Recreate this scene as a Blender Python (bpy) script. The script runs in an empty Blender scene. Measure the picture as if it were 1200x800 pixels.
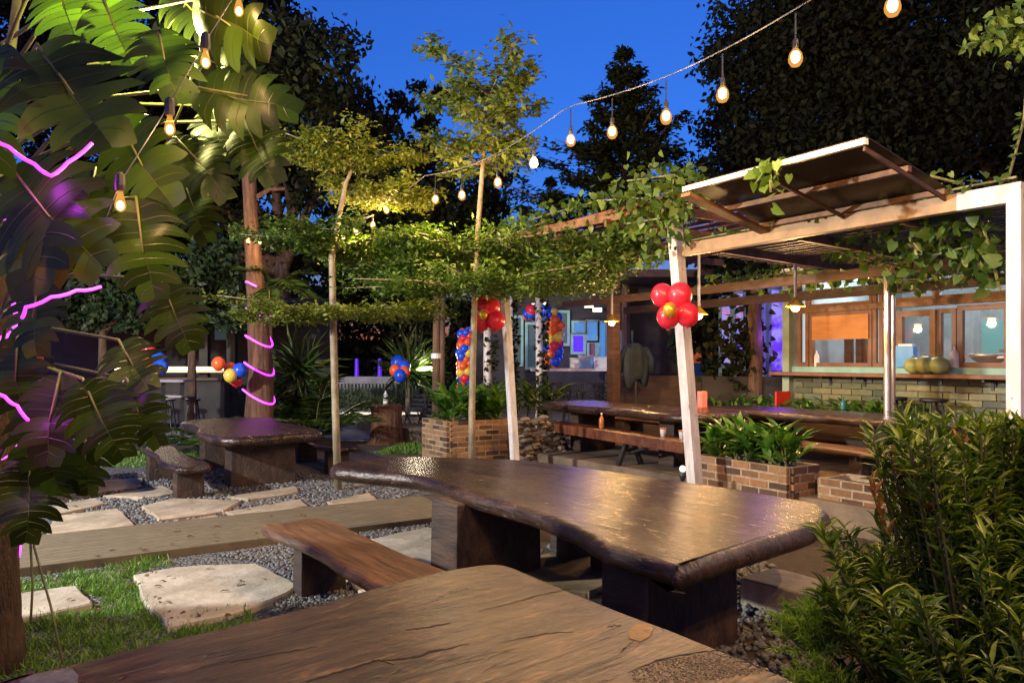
import bpy, math, random
import numpy as np
from mathutils import Vector, Matrix

random.seed(7)
RNG = np.random.default_rng(11)
SC = bpy.context.scene
COL = SC.collection
R = math.radians

# ------------------------------------------------------------------ camera, sky, light, exposure
EYE, FOC, HOR = 1.75, 880.0, 422.0          # eye height, focal length in px of a 1200 px picture, horizon row
cd = bpy.data.cameras.new('camera')
cam = bpy.data.objects.new('camera', cd)
COL.objects.link(cam)
cam.location = (0, 0, EYE)
cam.rotation_euler = (R(90), 0, 0)
cd.sensor_width = 36.0
cd.lens = FOC / 1200 * 36.0
cd.shift_y = (HOR - 400) / 1200
cd.clip_start, cd.clip_end = 0.05, 2000
SC.camera = cam

world = bpy.data.worlds.new('World')
SC.world = world
world.use_nodes = True
wn = world.node_tree
wn.nodes.clear()
wo = wn.nodes.new('ShaderNodeOutputWorld')
wb = wn.nodes.new('ShaderNodeBackground')
sky = wn.nodes.new('ShaderNodeTexSky')
sky.sky_type = 'NISHITA'
sky.sun_disc = False
sky.sun_elevation = R(1.0)
sky.sun_rotation = R(200)
sky.ozone_density = 6.0
sky.dust_density = 0.3
tint = wn.nodes.new('ShaderNodeMixRGB')
tint.blend_type = 'MULTIPLY'
tint.inputs[0].default_value = 1.0
tint.inputs[2].default_value = (3.7, 1.66, 1.76, 1)
wn.links.new(sky.outputs[0], tint.inputs[1])
wn.links.new(tint.outputs[0], wb.inputs[0])
wn.links.new(wb.outputs[0], wo.inputs[0])
wb.inputs[1].default_value = 0.15

SC.view_settings.view_transform = 'Standard'
SC.view_settings.look = 'None'
SC.view_settings.exposure = 1.7
SC.view_settings.gamma = 1.0
SC.view_settings.use_curve_mapping = False
SC.cycles.max_bounces = 6
SC.cycles.diffuse_bounces = 3
SC.cycles.glossy_bounces = 3
SC.cycles.transparent_max_bounces = 12
SC.cycles.sample_clamp_indirect = 4.0
SC.cycles.use_denoising = True

WARM = (1.0, 0.58, 0.22)


def lamp(kind, name, loc, power, col, size=0.04, parent=None, aim=None, angle=None, blend=0.2):
    l = bpy.data.lights.new(name, kind)
    l.energy = power
    l.color = col
    if kind == 'AREA':
        l.size = size
    else:
        l.shadow_soft_size = size
    if kind == 'SPOT':
        l.spot_size = R(angle)
        l.spot_blend = blend
    o = bpy.data.objects.new(name, l)
    COL.objects.link(o)
    o.location = loc
    if aim is not None:
        o.rotation_euler = (Vector(aim) - Vector(loc)).to_track_quat('-Z', 'Y').to_euler()
    return o


# garden floodlight standing off to the left of the picture: lights the lawn, posts and small trees from the side
lamp('SPOT', 'flood_light', (-9.5, 3.8, 4.3), 2300, (1.0, 0.95, 0.87), 0.18, aim=(-3.0, 11.0, 2.2), angle=92, blend=0.12)
# the garden's string lights go on overhead behind the camera
lamp('POINT', 'string_bulb_light', (0.7, 0.3, 3.9), 48, WARM, 0.05)
lamp('POINT', 'string_bulb_light', (1.3, 0.2, 3.9), 95, WARM, 0.05)
lamp('POINT', 'string_bulb_light', (3.4, 2.4, 3.9), 110, WARM, 0.05)

# ------------------------------------------------------------------ helpers
UX, UY = math.cos(R(32)), math.sin(R(32))
U = Vector((UX, UY, 0))                      # garden axis: to the right and away
V = Vector((-UY, UX, 0))                     # garden axis: to the left and away
ZUP = Vector((0, 0, 1))


def P(px, py, d):
    return Vector(((px - 600) / FOC * d, d, EYE - (py - HOR) / FOC * d))


def G(px, py, z=0.0):
    d = FOC * (EYE - z) / (py - HOR)
    return P(px, py, d)


def rz(a):
    return Matrix.Rotation(a, 3, 'Z')


GRID = rz(R(32))                             # x -> U, y -> V
ORI = {}


class MB:
    def __init__(s):
        s.v, s.f = [], []

    def add(s, vs, fs):
        n = len(s.v)
        s.v.extend([tuple(p) for p in vs])
        s.f.extend([tuple(i + n for i in f) for f in fs])

    def box(s, c, size, M=None, taper=1.0):
        hx, hy, hz = size[0] / 2, size[1] / 2, size[2] / 2
        vs = []
        for k, (x, y, z) in enumerate([(-1, -1, -1), (1, -1, -1), (1, 1, -1), (-1, 1, -1), (-1, -1, 1), (1, -1, 1), (1, 1, 1), (-1, 1, 1)]):
            t = taper if z > 0 else 1.0
            p = Vector((x * hx * t, y * hy * t, z * hz))
            if M is not None:
                p = M @ p
            vs.append(p + Vector(c))
        s.add(vs, [(3, 2, 1, 0), (4, 5, 6, 7), (0, 1, 5, 4), (1, 2, 6, 5), (2, 3, 7, 6), (3, 0, 4, 7)])

    def beam(s, a, b, w, h, up=ZUP):
        a, b = Vector(a), Vector(b)
        x = (b - a)
        L = x.length
        x.normalize()
        y = up.cross(x)
        if y.length < 1e-3:
            y = Vector((0, 1, 0)).cross(x)
        y.normalize()
        z = x.cross(y)
        M = Matrix((x, y, z)).transposed()
        s.box((a + b) / 2, (L, w, h), M)

    def tube(s, pts, rad, n=8, cap=True, wob=0.0):
        pts = [Vector(p) for p in pts]
        m = len(pts)
        if not hasattr(rad, '__len__'):
            rad = [rad] * m
        vs, fs = [], []
        ref = None
        for i in range(m):
            t = pts[min(i + 1, m - 1)] - pts[max(i - 1, 0)]
            if t.length < 1e-9:
                t = Vector((0, 0, 1))
            t.normalize()
            if ref is None:
                ref = Vector((1, 0, 0)) if abs(t.x) < 0.8 else Vector((0, 1, 0))
            x = (ref - t * ref.dot(t)).normalized()
            ref = x
            y = t.cross(x)
            for k in range(n):
                a = 2 * math.pi * k / n
                r = rad[i] * (1 + (random.uniform(-wob, wob) if wob else 0))
                vs.append(pts[i] + (x * math.cos(a) + y * math.sin(a)) * r)
        for i in range(m - 1):
            for k in range(n):
                fs.append((i * n + k, i * n + (k + 1) % n, (i + 1) * n + (k + 1) % n, (i + 1) * n + k))
        if cap:
            fs.append(tuple(range(n - 1, -1, -1)))
            fs.append(tuple((m - 1) * n + k for k in range(n)))
        s.add(vs, fs)

    def sphere(s, c, r, nu=14, nv=9, M=None):
        if not hasattr(r, '__len__'):
            r = (r, r, r)
        vs, fs = [], []
        for j in range(nv + 1):
            th = math.pi * j / nv
            for i in range(nu):
                ph = 2 * math.pi * i / nu
                p = Vector((r[0] * math.sin(th) * math.cos(ph), r[1] * math.sin(th) * math.sin(ph), r[2] * math.cos(th)))
                if M is not None:
                    p = M @ p
                vs.append(p + Vector(c))
        for j in range(nv):
            for i in range(nu):
                a, b, c2, d = j * nu + i, j * nu + (i + 1) % nu, (j + 1) * nu + (i + 1) % nu, (j + 1) * nu + i
                if j == 0:
                    fs.append((a, d, c2))
                elif j == nv - 1:
                    fs.append((a, d, b))
                else:
                    fs.append((a, d, c2, b))
        s.add(vs, fs)

    def lathe(s, prof, c, n=16):
        vs, fs = [], []
        m = len(prof)
        for r, z in prof:
            for k in range(n):
                a = 2 * math.pi * k / n
                vs.append((c[0] + r * math.cos(a), c[1] + r * math.sin(a), c[2] + z))
        for i in range(m - 1):
            for k in range(n):
                fs.append((i * n + k, i * n + (k + 1) % n, (i + 1) * n + (k + 1) % n, (i + 1) * n + k))
        fs.append(tuple(range(n - 1, -1, -1)))
        fs.append(tuple((m - 1) * n + k for k in range(n)))
        s.add(vs, fs)

    def prism(s, out, z0, z1, inset=0.0):
        n = len(out)
        c = Vector((sum(p[0] for p in out) / n, sum(p[1] for p in out) / n))
        vs = [(p[0], p[1], z0) for p in out]
        top = []
        for p in out:
            q = Vector((p[0], p[1]))
            dd = c - q
            q = q + dd.normalized() * inset if dd.length > 1e-6 else q
            top.append(q)
        if inset > 0:
            vs += [(p[0], p[1], z1 - inset * 0.7) for p in out]
            vs += [(p[0], p[1], z1) for p in top]
            fs = [tuple(range(n - 1, -1, -1)), tuple(range(2 * n, 3 * n))]
            for L in range(2):
                for k in range(n):
                    fs.append((L * n + k, L * n + (k + 1) % n, (L + 1) * n + (k + 1) % n, (L + 1) * n + k))
        else:
            vs += [(p[0], p[1], z1) for p in out]
            fs = [tuple(range(n - 1, -1, -1)), tuple(range(n, 2 * n))]
            for k in range(n):
                fs.append((k, (k + 1) % n, n + (k + 1) % n, n + k))
        s.add(vs, fs)

    def build(s, name, mat, parent=None, smooth=False, bevel=0.0):
        o0 = ORI.get(parent.name, Vector((0, 0, 0))) if parent is not None else Vector((0, 0, 0))
        me = bpy.data.meshes.new(name)
        me.from_pydata([(p[0] - o0.x, p[1] - o0.y, p[2] - o0.z) for p in s.v], [], s.f)
        me.validate(clean_customdata=False)
        me.update()
        me.materials.append(mat)
        if smooth:
            me.polygons.foreach_set('use_smooth', [True] * len(me.polygons))
        o = bpy.data.objects.new(name, me)
        COL.objects.link(o)
        if parent is not None:
            o.parent = parent
            ORI[o.name] = o0
        if bevel > 0:
            b = o.modifiers.new('bevel', 'BEVEL')
            b.width = bevel
            b.segments = 2
            b.limit_method = 'ANGLE'
        return o


def tag(o, label=None, cat=None, group=None, kind=None):
    if label:
        o['label'] = label
    if cat:
        o['category'] = cat
    if group:
        o['group'] = group
    if kind:
        o['kind'] = kind
    return o


def T(name, label, cat, loc=(0, 0, 0), group=None):
    o = bpy.data.objects.new(name, None)
    o.empty_display_size = 0.2
    COL.objects.link(o)
    o.location = loc
    ORI[o.name] = Vector(loc)
    return tag(o, label, cat, group)


def copy_tree(o, parent=None):
    c = o.copy()
    COL.objects.link(c)
    if parent is not None:
        c.parent = parent
    for ch in [x for x in o.children]:
        copy_tree(ch, c)
    return c


def np_mesh(name, Vt, faces, mat, parent=None, smooth=True):
    """Vt: (n,k,3) vertices of n copies of a template, faces: the template's faces."""
    n, k, _ = Vt.shape
    o0 = ORI.get(parent.name, Vector((0, 0, 0))) if parent is not None else Vector((0, 0, 0))
    co = (Vt.reshape(-1, 3) - np.array(o0)).astype(np.float32)
    tot = np.array([len(f) for f in faces], dtype=np.int32)
    flat = np.concatenate([np.array(f, dtype=np.int32) for f in faces])
    loops = (flat[None, :] + (np.arange(n, dtype=np.int32) * k)[:, None]).reshape(-1)
    totals = np.tile(tot, n)
    starts = np.concatenate([[0], np.cumsum(totals)[:-1]]).astype(np.int32)
    me = bpy.data.meshes.new(name)
    me.vertices.add(n * k)
    me.vertices.foreach_set('co', co.reshape(-1))
    me.loops.add(len(loops))
    me.loops.foreach_set('vertex_index', loops.astype(np.int32))
    me.polygons.add(len(totals))
    me.polygons.foreach_set('loop_start', starts)
    me.update(calc_edges=True)
    me.validate()
    if smooth:
        me.polygons.foreach_set('use_smooth', np.ones(len(me.polygons), dtype=bool))
    me.materials.append(mat)
    o = bpy.data.objects.new(name, me)
    COL.objects.link(o)
    if parent is not None:
        o.parent = parent
        ORI[o.name] = o0
    return o


DIAMOND = (np.array([(0, 0, 0), (.45, .5, .07), (1, 0, -.06), (.45, -.5, .07)]), [(0, 2, 1), (0, 3, 2)])
LANCE = (np.array([(0, 0, 0), (.3, .5, .05), (.3, 0, 0), (.3, -.5, .05), (.68, .36, .01), (.68, 0, -.04), (.68, -.36, .01), (1, 0, -.16)]),
         [(0, 2, 1), (0, 3, 2), (1, 2, 5, 4), (2, 3, 6, 5), (4, 5, 7), (5, 6, 7)])
HEART = (np.array([(0.08, 0, 0), (-.08, .28, .03), (.2, .52, .05), (.6, .36, .02), (1, 0, -.1), (.6, -.36, .02), (.2, -.52, .05), (-.08, -.28, .03), (.5, 0, -.02)]),
         [(0, 8, 2, 1), (8, 4, 3, 2), (0, 7, 6, 8), (8, 6, 5, 4)])
BLADE = (np.array([(0, .5, 0), (0, -.5, 0), (.5, .4, .04), (.5, -.4, .04), (1, 0, .22)]), [(0, 1, 3, 2), (2, 3, 4)])


def unit(a):
    return a / np.maximum(np.linalg.norm(a, axis=-1, keepdims=True), 1e-9)


def leaves(name, pos, tip, nrm, L, W, tpl, mat, parent=None):
    pos, tip, nrm = np.asarray(pos, float), unit(np.asarray(tip, float)), np.asarray(nrm, float)
    n = len(pos)
    L = np.broadcast_to(L, (n,))
    W = np.broadcast_to(W, (n,))
    side = unit(np.cross(nrm, tip))
    up = np.cross(tip, side)
    t, faces = tpl
    Vt = (pos[:, None, :] + t[None, :, 0:1] * (L[:, None] * 1.0)[:, :, None] * tip[:, None, :]
          + t[None, :, 1:2] * W[:, None, None] * side[:, None, :]
          + t[None, :, 2:3] * L[:, None, None] * up[:, None, :])
    return np_mesh(name, Vt, faces, mat, parent)


def rdir(n, zbias=0.0, zscale=1.0):
    d = RNG.normal(size=(n, 3))
    d[:, 2] = d[:, 2] * zscale + zbias
    return unit(d)


# ------------------------------------------------------------------ materials
def base_mat(name):
    m = bpy.data.materials.new(name)
    m.use_nodes = True
    nt = m.node_tree
    b = nt.nodes['Principled BSDF']
    return m, nt, b


def ramp(nt, fac, stops):
    r = nt.nodes.new('ShaderNodeValToRGB')
    while len(r.color_ramp.elements) < len(stops):
        r.color_ramp.elements.new(0.5)
    for e, (p, c) in zip(r.color_ramp.elements, stops):
        e.position = p
        e.color = (*c, 1) if len(c) == 3 else c
    nt.links.new(fac, r.inputs[0])
    return r.outputs[0]


def coord(nt, scale=(1, 1, 1), rot=(0, 0, 0), kind='Object'):
    tc = nt.nodes.new('ShaderNodeTexCoord')
    mp = nt.nodes.new('ShaderNodeMapping')
    mp.inputs['Scale'].default_value = scale
    mp.inputs['Rotation'].default_value = rot
    nt.links.new(tc.outputs[kind], mp.inputs[0])
    return mp.outputs[0]


def noise(nt, vec, scale, detail=4, rough=0.55, dist=0.0):
    n = nt.nodes.new('ShaderNodeTexNoise')
    n.inputs['Scale'].default_value = scale
    n.inputs['Detail'].default_value = detail
    n.inputs['Roughness'].default_value = rough
    n.inputs['Distortion'].default_value = dist
    if vec is not None:
        nt.links.new(vec, n.inputs['Vector'])
    return n.outputs[0]


def bump(nt, b, h, strength=0.3, dist=0.02):
    bp = nt.nodes.new('ShaderNodeBump')
    bp.inputs['Strength'].default_value = strength
    bp.inputs['Distance'].default_value = dist
    nt.links.new(h, bp.inputs['Height'])
    nt.links.new(bp.outputs[0], b.inputs['Normal'])


def mixc(nt, fac, a, b, mode='MIX'):
    m = nt.nodes.new('ShaderNodeMixRGB')
    m.blend_type = mode
    if isinstance(fac, (int, float)):
        m.inputs[0].default_value = fac
    else:
        nt.links.new(fac, m.inputs[0])
    for i, x in ((1, a), (2, b)):
        if isinstance(x, tuple):
            m.inputs[i].default_value = (*x, 1)
        else:
            nt.links.new(x, m.inputs[i])
    return m.outputs[0]


def mathn(nt, op, a, b=None):
    m = nt.nodes.new('ShaderNodeMath')
    m.operation = op
    for i, x in ((0, a), (1, b)):
        if x is None:
            continue
        if isinstance(x, (int, float)):
            m.inputs[i].default_value = x
        else:
            nt.links.new(x, m.inputs[i])
    return m.outputs[0]


def rough_mat(name, c1, c2, scale=8.0, rough=0.7, bmp=0.3, metal=0.0, stretch=(1, 1, 1), bd=0.01, spec=0.5):
    m, nt, b = base_mat(name)
    v = coord(nt, stretch)
    n = noise(nt, v, scale, 6, 0.6, 0.2)
    c = ramp(nt, n, [(0.3, c1), (0.7, c2)])
    if bmp >= .3:
        gr = noise(nt, v, scale * .35, 7, 0.75, 0.6)
        c = mixc(nt, 0.75, c, ramp(nt, gr, [(0.34, (0.45, 0.43, 0.40)), (0.58, (1.05, 1.05, 1.05))]), 'MULTIPLY')
    nt.links.new(c, b.inputs['Base Color'])
    b.inputs['Roughness'].default_value = rough
    b.inputs['Metallic'].default_value = metal
    b.inputs['Specular IOR Level'].default_value = spec
    if bmp:
        bump(nt, b, noise(nt, v, scale * 4, 5, 0.6), bmp, bd)
    return m


def island_mat(name, stops, rough=0.7, bscale=30.0, bmp=0.3):
    m, nt, b = base_mat(name)
    g = nt.nodes.new('ShaderNodeNewGeometry')
    c = ramp(nt, g.outputs['Random Per Island'], stops)
    v = coord(nt)
    n = noise(nt, v, bscale * 0.4, 5, 0.65)
    c = mixc(nt, 0.55, c, ramp(nt, n, [(0.25, (0.25, 0.25, 0.25)), (0.75, (1, 1, 1))]), 'MULTIPLY')
    nt.links.new(c, b.inputs['Base Color'])
    b.inputs['Roughness'].default_value = rough
    bump(nt, b, noise(nt, v, bscale, 5, 0.6), bmp, 0.01)
    return m


def leaf_mat(name, dark, mid, light, rough=0.45, trans=0.28, spec=0.4):
    m, nt, b = base_mat(name)
    g = nt.nodes.new('ShaderNodeNewGeometry')
    c = ramp(nt, g.outputs['Random Per Island'], [(0.0, dark), (0.55, mid), (1.0, light)])
    nt.links.new(c, b.inputs['Base Color'])
    b.inputs['Roughness'].default_value = rough
    b.inputs['Specular IOR Level'].default_value = spec
    t = nt.nodes.new('ShaderNodeBsdfTranslucent')
    nt.links.new(mixc(nt, 1.0, c, (1.2, 1.5, 0.5), 'MULTIPLY'), t.inputs[0])
    mx = nt.nodes.new('ShaderNodeMixShader')
    mx.inputs[0].default_value = trans
    nt.links.new(b.outputs[0], mx.inputs[1])
    nt.links.new(t.outputs[0], mx.inputs[2])
    nt.links.new(mx.outputs[0], nt.nodes['Material Output'].inputs[0])
    return m


def emit_mat(name, col, strength, base=(0.5, 0.5, 0.5)):
    m, nt, b = base_mat(name)
    b.inputs['Base Color'].default_value = (*base, 1)
    b.inputs['Emission Color'].default_value = (*col, 1)
    b.inputs['Emission Strength'].default_value = strength
    return m


def wood_slab(name, dark, mid, light, rough=(0.22, 0.55), crack=0.5, scale=1.0, wear_dapple=None):
    m, nt, b = base_mat(name)
    v = coord(nt, (0.35 * scale, 3.2 * scale, 1.6 * scale))
    n1 = noise(nt, v, 3.0, 8, 0.62, 0.9)
    v2 = coord(nt, (0.8 * scale, 14 * scale, 8 * scale))
    n2 = noise(nt, v2, 4.0, 6, 0.7, 0.4)
    c = ramp(nt, n1, [(0.28, dark), (0.5, mid), (0.74, light)])
    c = mixc(nt, 0.6, c, ramp(nt, n2, [(0.32, (0.26, 0.25, 0.25)), (0.62, (1.08, 1.08, 1.08))]), 'MULTIPLY')
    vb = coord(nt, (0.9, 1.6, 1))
    stain_dapple = noise(nt, vb, 1.7, 5, 0.6, 0.4)  # wood staining, strengthened to paint dappled shade into the colour
    c = mixc(nt, 0.7, c, ramp(nt, stain_dapple, [(0.32, (0.34, 0.31, 0.31)), (0.66, (1.2, 1.16, 1.05))]), 'MULTIPLY')
    v3 = coord(nt, (0.55 * scale, 6.5 * scale, 3 * scale))
    n3 = noise(nt, v3, 1.6, 4, 0.5, 1.2)
    ck = mathn(nt, 'ABSOLUTE', mathn(nt, 'SUBTRACT', n3, 0.5))
    ckr = ramp(nt, ck, [(0.0, (0, 0, 0)), (0.006, (.05, .05, .05)), (0.02, (1, 1, 1))])
    vm = coord(nt, (0.7, 2.0, 1))
    msk = ramp(nt, noise(nt, vm, 2.3, 3, 0.5), [(0.47, (1, 1, 1)), (0.56, (0, 0, 0))])
    keep = mixc(nt, 1.0, ckr, msk, 'LIGHTEN')
    c = mixc(nt, crack, c, mixc(nt, 1.0, c, keep, 'MULTIPLY'))
    if wear_dapple:
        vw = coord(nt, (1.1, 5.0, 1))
        w = ramp(nt, noise(nt, vw, 2.6, 7, 0.72, 0.6), [(0.56, (0, 0, 0)), (0.68, (.9, .9, .9))])  # worn streaks that also paint golden dappled light into the wood
        c = mixc(nt, w, c, wear_dapple)
    nt.links.new(c, b.inputs['Base Color'])
    rr = nt.nodes.new('ShaderNodeMapRange')
    rr.inputs[3].default_value, rr.inputs[4].default_value = rough
    nt.links.new(n2, rr.inputs[0])
    nt.links.new(rr.outputs[0], b.inputs['Roughness'])
    hb = mathn(nt, 'ADD', mathn(nt, 'MULTIPLY', n2, 0.5), n1)
    hb = mathn(nt, 'ADD', hb, mathn(nt, 'MULTIPLY', keep, 0.5 * crack))
    vl = coord(nt, (1.2, 2.2, 1))
    hb = mathn(nt, 'ADD', hb, mathn(nt, 'MULTIPLY', noise(nt, vl, 3.5, 3, .5), 1.0))
    bump(nt, b, hb, 0.65, 0.022)
    return m


M = {}
M['table'] = wood_slab('dark_oiled_slab', (0.014, 0.007, 0.005), (0.048, 0.026, 0.018), (0.095, 0.054, 0.037), (0.15, 0.34), 0.8)
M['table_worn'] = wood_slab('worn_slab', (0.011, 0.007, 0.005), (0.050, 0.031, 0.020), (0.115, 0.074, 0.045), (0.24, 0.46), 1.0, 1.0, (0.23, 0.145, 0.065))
M['bench'] = wood_slab('bench_plank', (0.05, 0.022, 0.010), (0.16, 0.075, 0.032), (0.26, 0.135, 0.06), (0.35, 0.6), 0.5)
M['redbench'] = wood_slab('reddish_plank', (0.06, 0.018, 0.008), (0.16, 0.05, 0.02), (0.24, 0.085, 0.035), (0.3, 0.5), 0.3)
M['leg'] = wood_slab('dark_leg_wood', (0.012, 0.006, 0.004), (0.05, 0.026, 0.016), (0.10, 0.055, 0.032), (0.5, 0.8), 0.4)
M['log'] = rough_mat('stump_bark', (0.05, 0.022, 0.010), (0.19, 0.09, 0.04), 4, 0.8, 0.8, 0, (3, 3, 0.6), 0.03)
M['timber'] = rough_mat('pergola_timber', (0.11, 0.05, 0.02), (0.26, 0.13, 0.055), 5, 0.6, 0.3, 0, (2, 2, 2))
M['tan'] = rough_mat('tan_shaded_beam', (0.24, 0.15, 0.07), (0.40, 0.26, 0.13), 6, 0.55, 0.25)  # colour for the white beam's shaded, warm-lit stretch
M['redwood'] = rough_mat('red_brown_slat', (0.13, 0.04, 0.02), (0.24, 0.085, 0.045), 5, 0.55, 0.2)
M['slat'] = rough_mat('weathered_slat', (0.07, 0.045, 0.03), (0.19, 0.13, 0.08), 6, 0.6, 0.2)
m, nt, b = base_mat('chipped_white_paint')
v = coord(nt, (1, 1, .45))
c = ramp(nt, noise(nt, v, 7, 6, .65, .3), [(0.3, (0.52, 0.52, 0.53)), (0.7, (0.74, 0.74, 0.76))])
chip = ramp(nt, noise(nt, coord(nt, (1, 1, .5)), 16, 8, .72, .8), [(0.62, (0, 0, 0)), (0.66, (1, 1, 1))])
c = mixc(nt, chip, c, (0.20, 0.13, 0.085))
st = ramp(nt, noise(nt, coord(nt, (1, 1, .12)), 9, 5, .7), [(0.35, (.62, .58, .54)), (0.6, (1, 1, 1))])
c = mixc(nt, .8, c, st, 'MULTIPLY')
nt.links.new(c, b.inputs['Base Color'])
b.inputs['Roughness'].default_value = .5
bump(nt, b, noise(nt, v, 30, 5, .6), .3, .01)
M['white'] = m
M['steel'] = rough_mat('silver_pipe', (0.35, 0.34, 0.33), (0.55, 0.53, 0.5), 5, 0.32, 0.05, 0.7)
M['black'] = rough_mat('black_metal', (0.012, 0.012, 0.014), (0.03, 0.03, 0.033), 10, 0.42, 0.1)
M['bulb'] = emit_mat('lit_bulb', (1.0, 0.66, 0.24), 4.0)
M['bulboff'] = rough_mat('unlit_bulb', (0.6, 0.6, 0.62), (0.75, 0.75, 0.77), 5, 0.15, 0)
M['wire'] = rough_mat('grey_cable', (0.10, 0.10, 0.105), (0.18, 0.18, 0.185), 20, 0.5, 0)
M['purple'] = emit_mat('purple_rope_light', (0.72, 0.04, 1.0), .75, (0.6, 0.2, 0.7))
M['stone'] = rough_mat('sandstone_paver', (0.27, 0.215, 0.145), (0.44, 0.37, 0.27), 3.2, 0.8, 0.55, 0, (1, 1, 1), 0.02)
M['palestone'] = rough_mat('pale_paver', (0.30, 0.265, 0.21), (0.46, 0.42, 0.35), 3.5, 0.8, 0.6, 0, (1, 1, 1), 0.02)
M['red'] = rough_mat('red_balloon', (0.62, 0.02, 0.045), (0.70, 0.03, 0.06), 2, 0.28, 0)
M['gold'] = rough_mat('gold_balloon', (0.62, 0.36, 0.03), (0.75, 0.46, 0.05), 2, 0.2, 0, 0.5)
M['blueb'] = rough_mat('blue_balloon', (0.01, 0.06, 0.60), (0.02, 0.10, 0.72), 2, 0.28, 0)
M['orangeb'] = rough_mat('orange_balloon', (0.70, 0.10, 0.02), (0.78, 0.14, 0.03), 2, 0.28, 0)
M['yellowb'] = rough_mat('yellow_balloon', (0.66, 0.50, 0.06), (0.72, 0.56, 0.10), 2, 0.28, 0)
M['brick'] = island_mat('orange_brick', [(0, (0.06, 0.032, 0.02)), (0.3, (0.16, 0.085, 0.04)), (0.65, (0.30, 0.17, 0.07)), (0.9, (0.34, 0.16, 0.065)), (1, (0.30, 0.22, 0.12))], 0.85, 40, 0.5)
M['mortar'] = rough_mat('mortar', (0.26, 0.20, 0.13), (0.42, 0.34, 0.24), 14, 0.9, 0.5)
M['soil'] = rough_mat('dark_soil', (0.018, 0.012, 0.008), (0.06, 0.04, 0.026), 12, 0.95, 0.9, 0, (1, 1, 1), 0.04)
M['barbrick'] = island_mat('green_glazed_brick', [(0, (0.05, 0.075, 0.045)), (0.4, (0.12, 0.14, 0.065)), (0.75, (0.22, 0.21, 0.10)), (1, (0.10, 0.16, 0.11))], 0.4, 30, 0.2)
M['frame'] = rough_mat('red_brown_window_timber', (0.11, 0.045, 0.02), (0.21, 0.09, 0.04), 6, 0.5, 0.2)
M['teal'] = rough_mat('pale_teal_paint', (0.16, 0.34, 0.30), (0.25, 0.46, 0.41), 4, 0.5, 0.1)
M['sage'] = rough_mat('sage_green_paint', (0.20, 0.28, 0.20), (0.30, 0.38, 0.28), 4, 0.55, 0.1)
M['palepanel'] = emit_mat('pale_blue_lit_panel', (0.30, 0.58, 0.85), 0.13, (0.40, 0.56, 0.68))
M['dark'] = rough_mat('dark_wall', (0.014, 0.013, 0.013), (0.034, 0.031, 0.03), 3, 0.7, 0.2)
M['darkwood'] = rough_mat('dark_brown_boards', (0.03, 0.014, 0.008), (0.085, 0.042, 0.022), 4, 0.6, 0.3, 0, (1, 1, 6))
M['concrete'] = rough_mat('grey_concrete', (0.17, 0.17, 0.18), (0.30, 0.30, 0.32), 2.5, 0.6, 0.2)

m, nt, b = base_mat('window_glass')
tr = nt.nodes.new('ShaderNodeBsdfTransparent')
gl = nt.nodes.new('ShaderNodeBsdfGlossy')
gl.inputs['Roughness'].default_value = 0.02
mx = nt.nodes.new('ShaderNodeMixShader')
mx.inputs[0].default_value = 0.10
nt.links.new(tr.outputs[0], mx.inputs[1])
nt.links.new(gl.outputs[0], mx.inputs[2])
nt.links.new(mx.outputs[0], nt.nodes['Material Output'].inputs[0])
M['glass'] = m
m, nt, b = base_mat('amber_halo_shell')  # glowing shell that paints a halo round each lit bulb
tr = nt.nodes.new('ShaderNodeBsdfTransparent')
tr.inputs[0].default_value = (1, .93, .8, 1)
em = nt.nodes.new('ShaderNodeEmission')
em.inputs[0].default_value = (1.0, .44, .09, 1)
em.inputs[1].default_value = .42
mx = nt.nodes.new('ShaderNodeMixShader')
mx.inputs[0].default_value = .38
nt.links.new(tr.outputs[0], mx.inputs[1])
nt.links.new(em.outputs[0], mx.inputs[2])
nt.links.new(mx.outputs[0], nt.nodes['Material Output'].inputs[0])
M['amber'] = m

m, nt, b = base_mat('smoked_roof_sheet')
tr = nt.nodes.new('ShaderNodeBsdfTransparent')
tr.inputs[0].default_value = (0.5, 0.45, 0.38, 1)
mx = nt.nodes.new('ShaderNodeMixShader')
mx.inputs[0].default_value = 0.55
b.inputs['Base Color'].default_value = (0.045, 0.036, 0.027, 1)
b.inputs['Roughness'].default_value = 0.3
nt.links.new(tr.outputs[0], mx.inputs[1])
nt.links.new(b.outputs[0], mx.inputs[2])
nt.links.new(mx.outputs[0], nt.nodes['Material Output'].inputs[0])
M['sheet'] = m

M['leaf_tier'] = leaf_mat('small_tree_leaf', (0.038, 0.085, 0.012), (0.085, 0.16, 0.024), (0.18, 0.26, 0.055), 0.5, 0.25)
M['leaf_tier2'] = leaf_mat('yellow_green_leaf', (0.08, 0.12, 0.014), (0.155, 0.20, 0.026), (0.27, 0.29, 0.05), 0.5, 0.25)
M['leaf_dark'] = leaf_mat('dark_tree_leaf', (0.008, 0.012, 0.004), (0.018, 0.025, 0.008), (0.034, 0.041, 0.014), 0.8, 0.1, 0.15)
M['leaf_top'] = leaf_mat('fresh_top_leaf', (0.10, 0.15, 0.03), (0.17, 0.22, 0.04), (0.26, 0.30, 0.08), 0.45, 0.35)
M['leaf_vine'] = leaf_mat('vine_leaf', (0.04, 0.085, 0.012), (0.08, 0.15, 0.022), (0.16, 0.24, 0.05), 0.45, 0.25)
M['leaf_bush'] = leaf_mat('shrub_leaf', (0.022, 0.055, 0.005), (0.075, 0.145, 0.012), (0.20, 0.26, 0.03), 0.36, 0.2)
M['leaf_red'] = leaf_mat('orange_shoot_leaf', (0.22, 0.07, 0.02), (0.26, 0.13, 0.03), (0.20, 0.18, 0.04), 0.4, 0.25)
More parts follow.
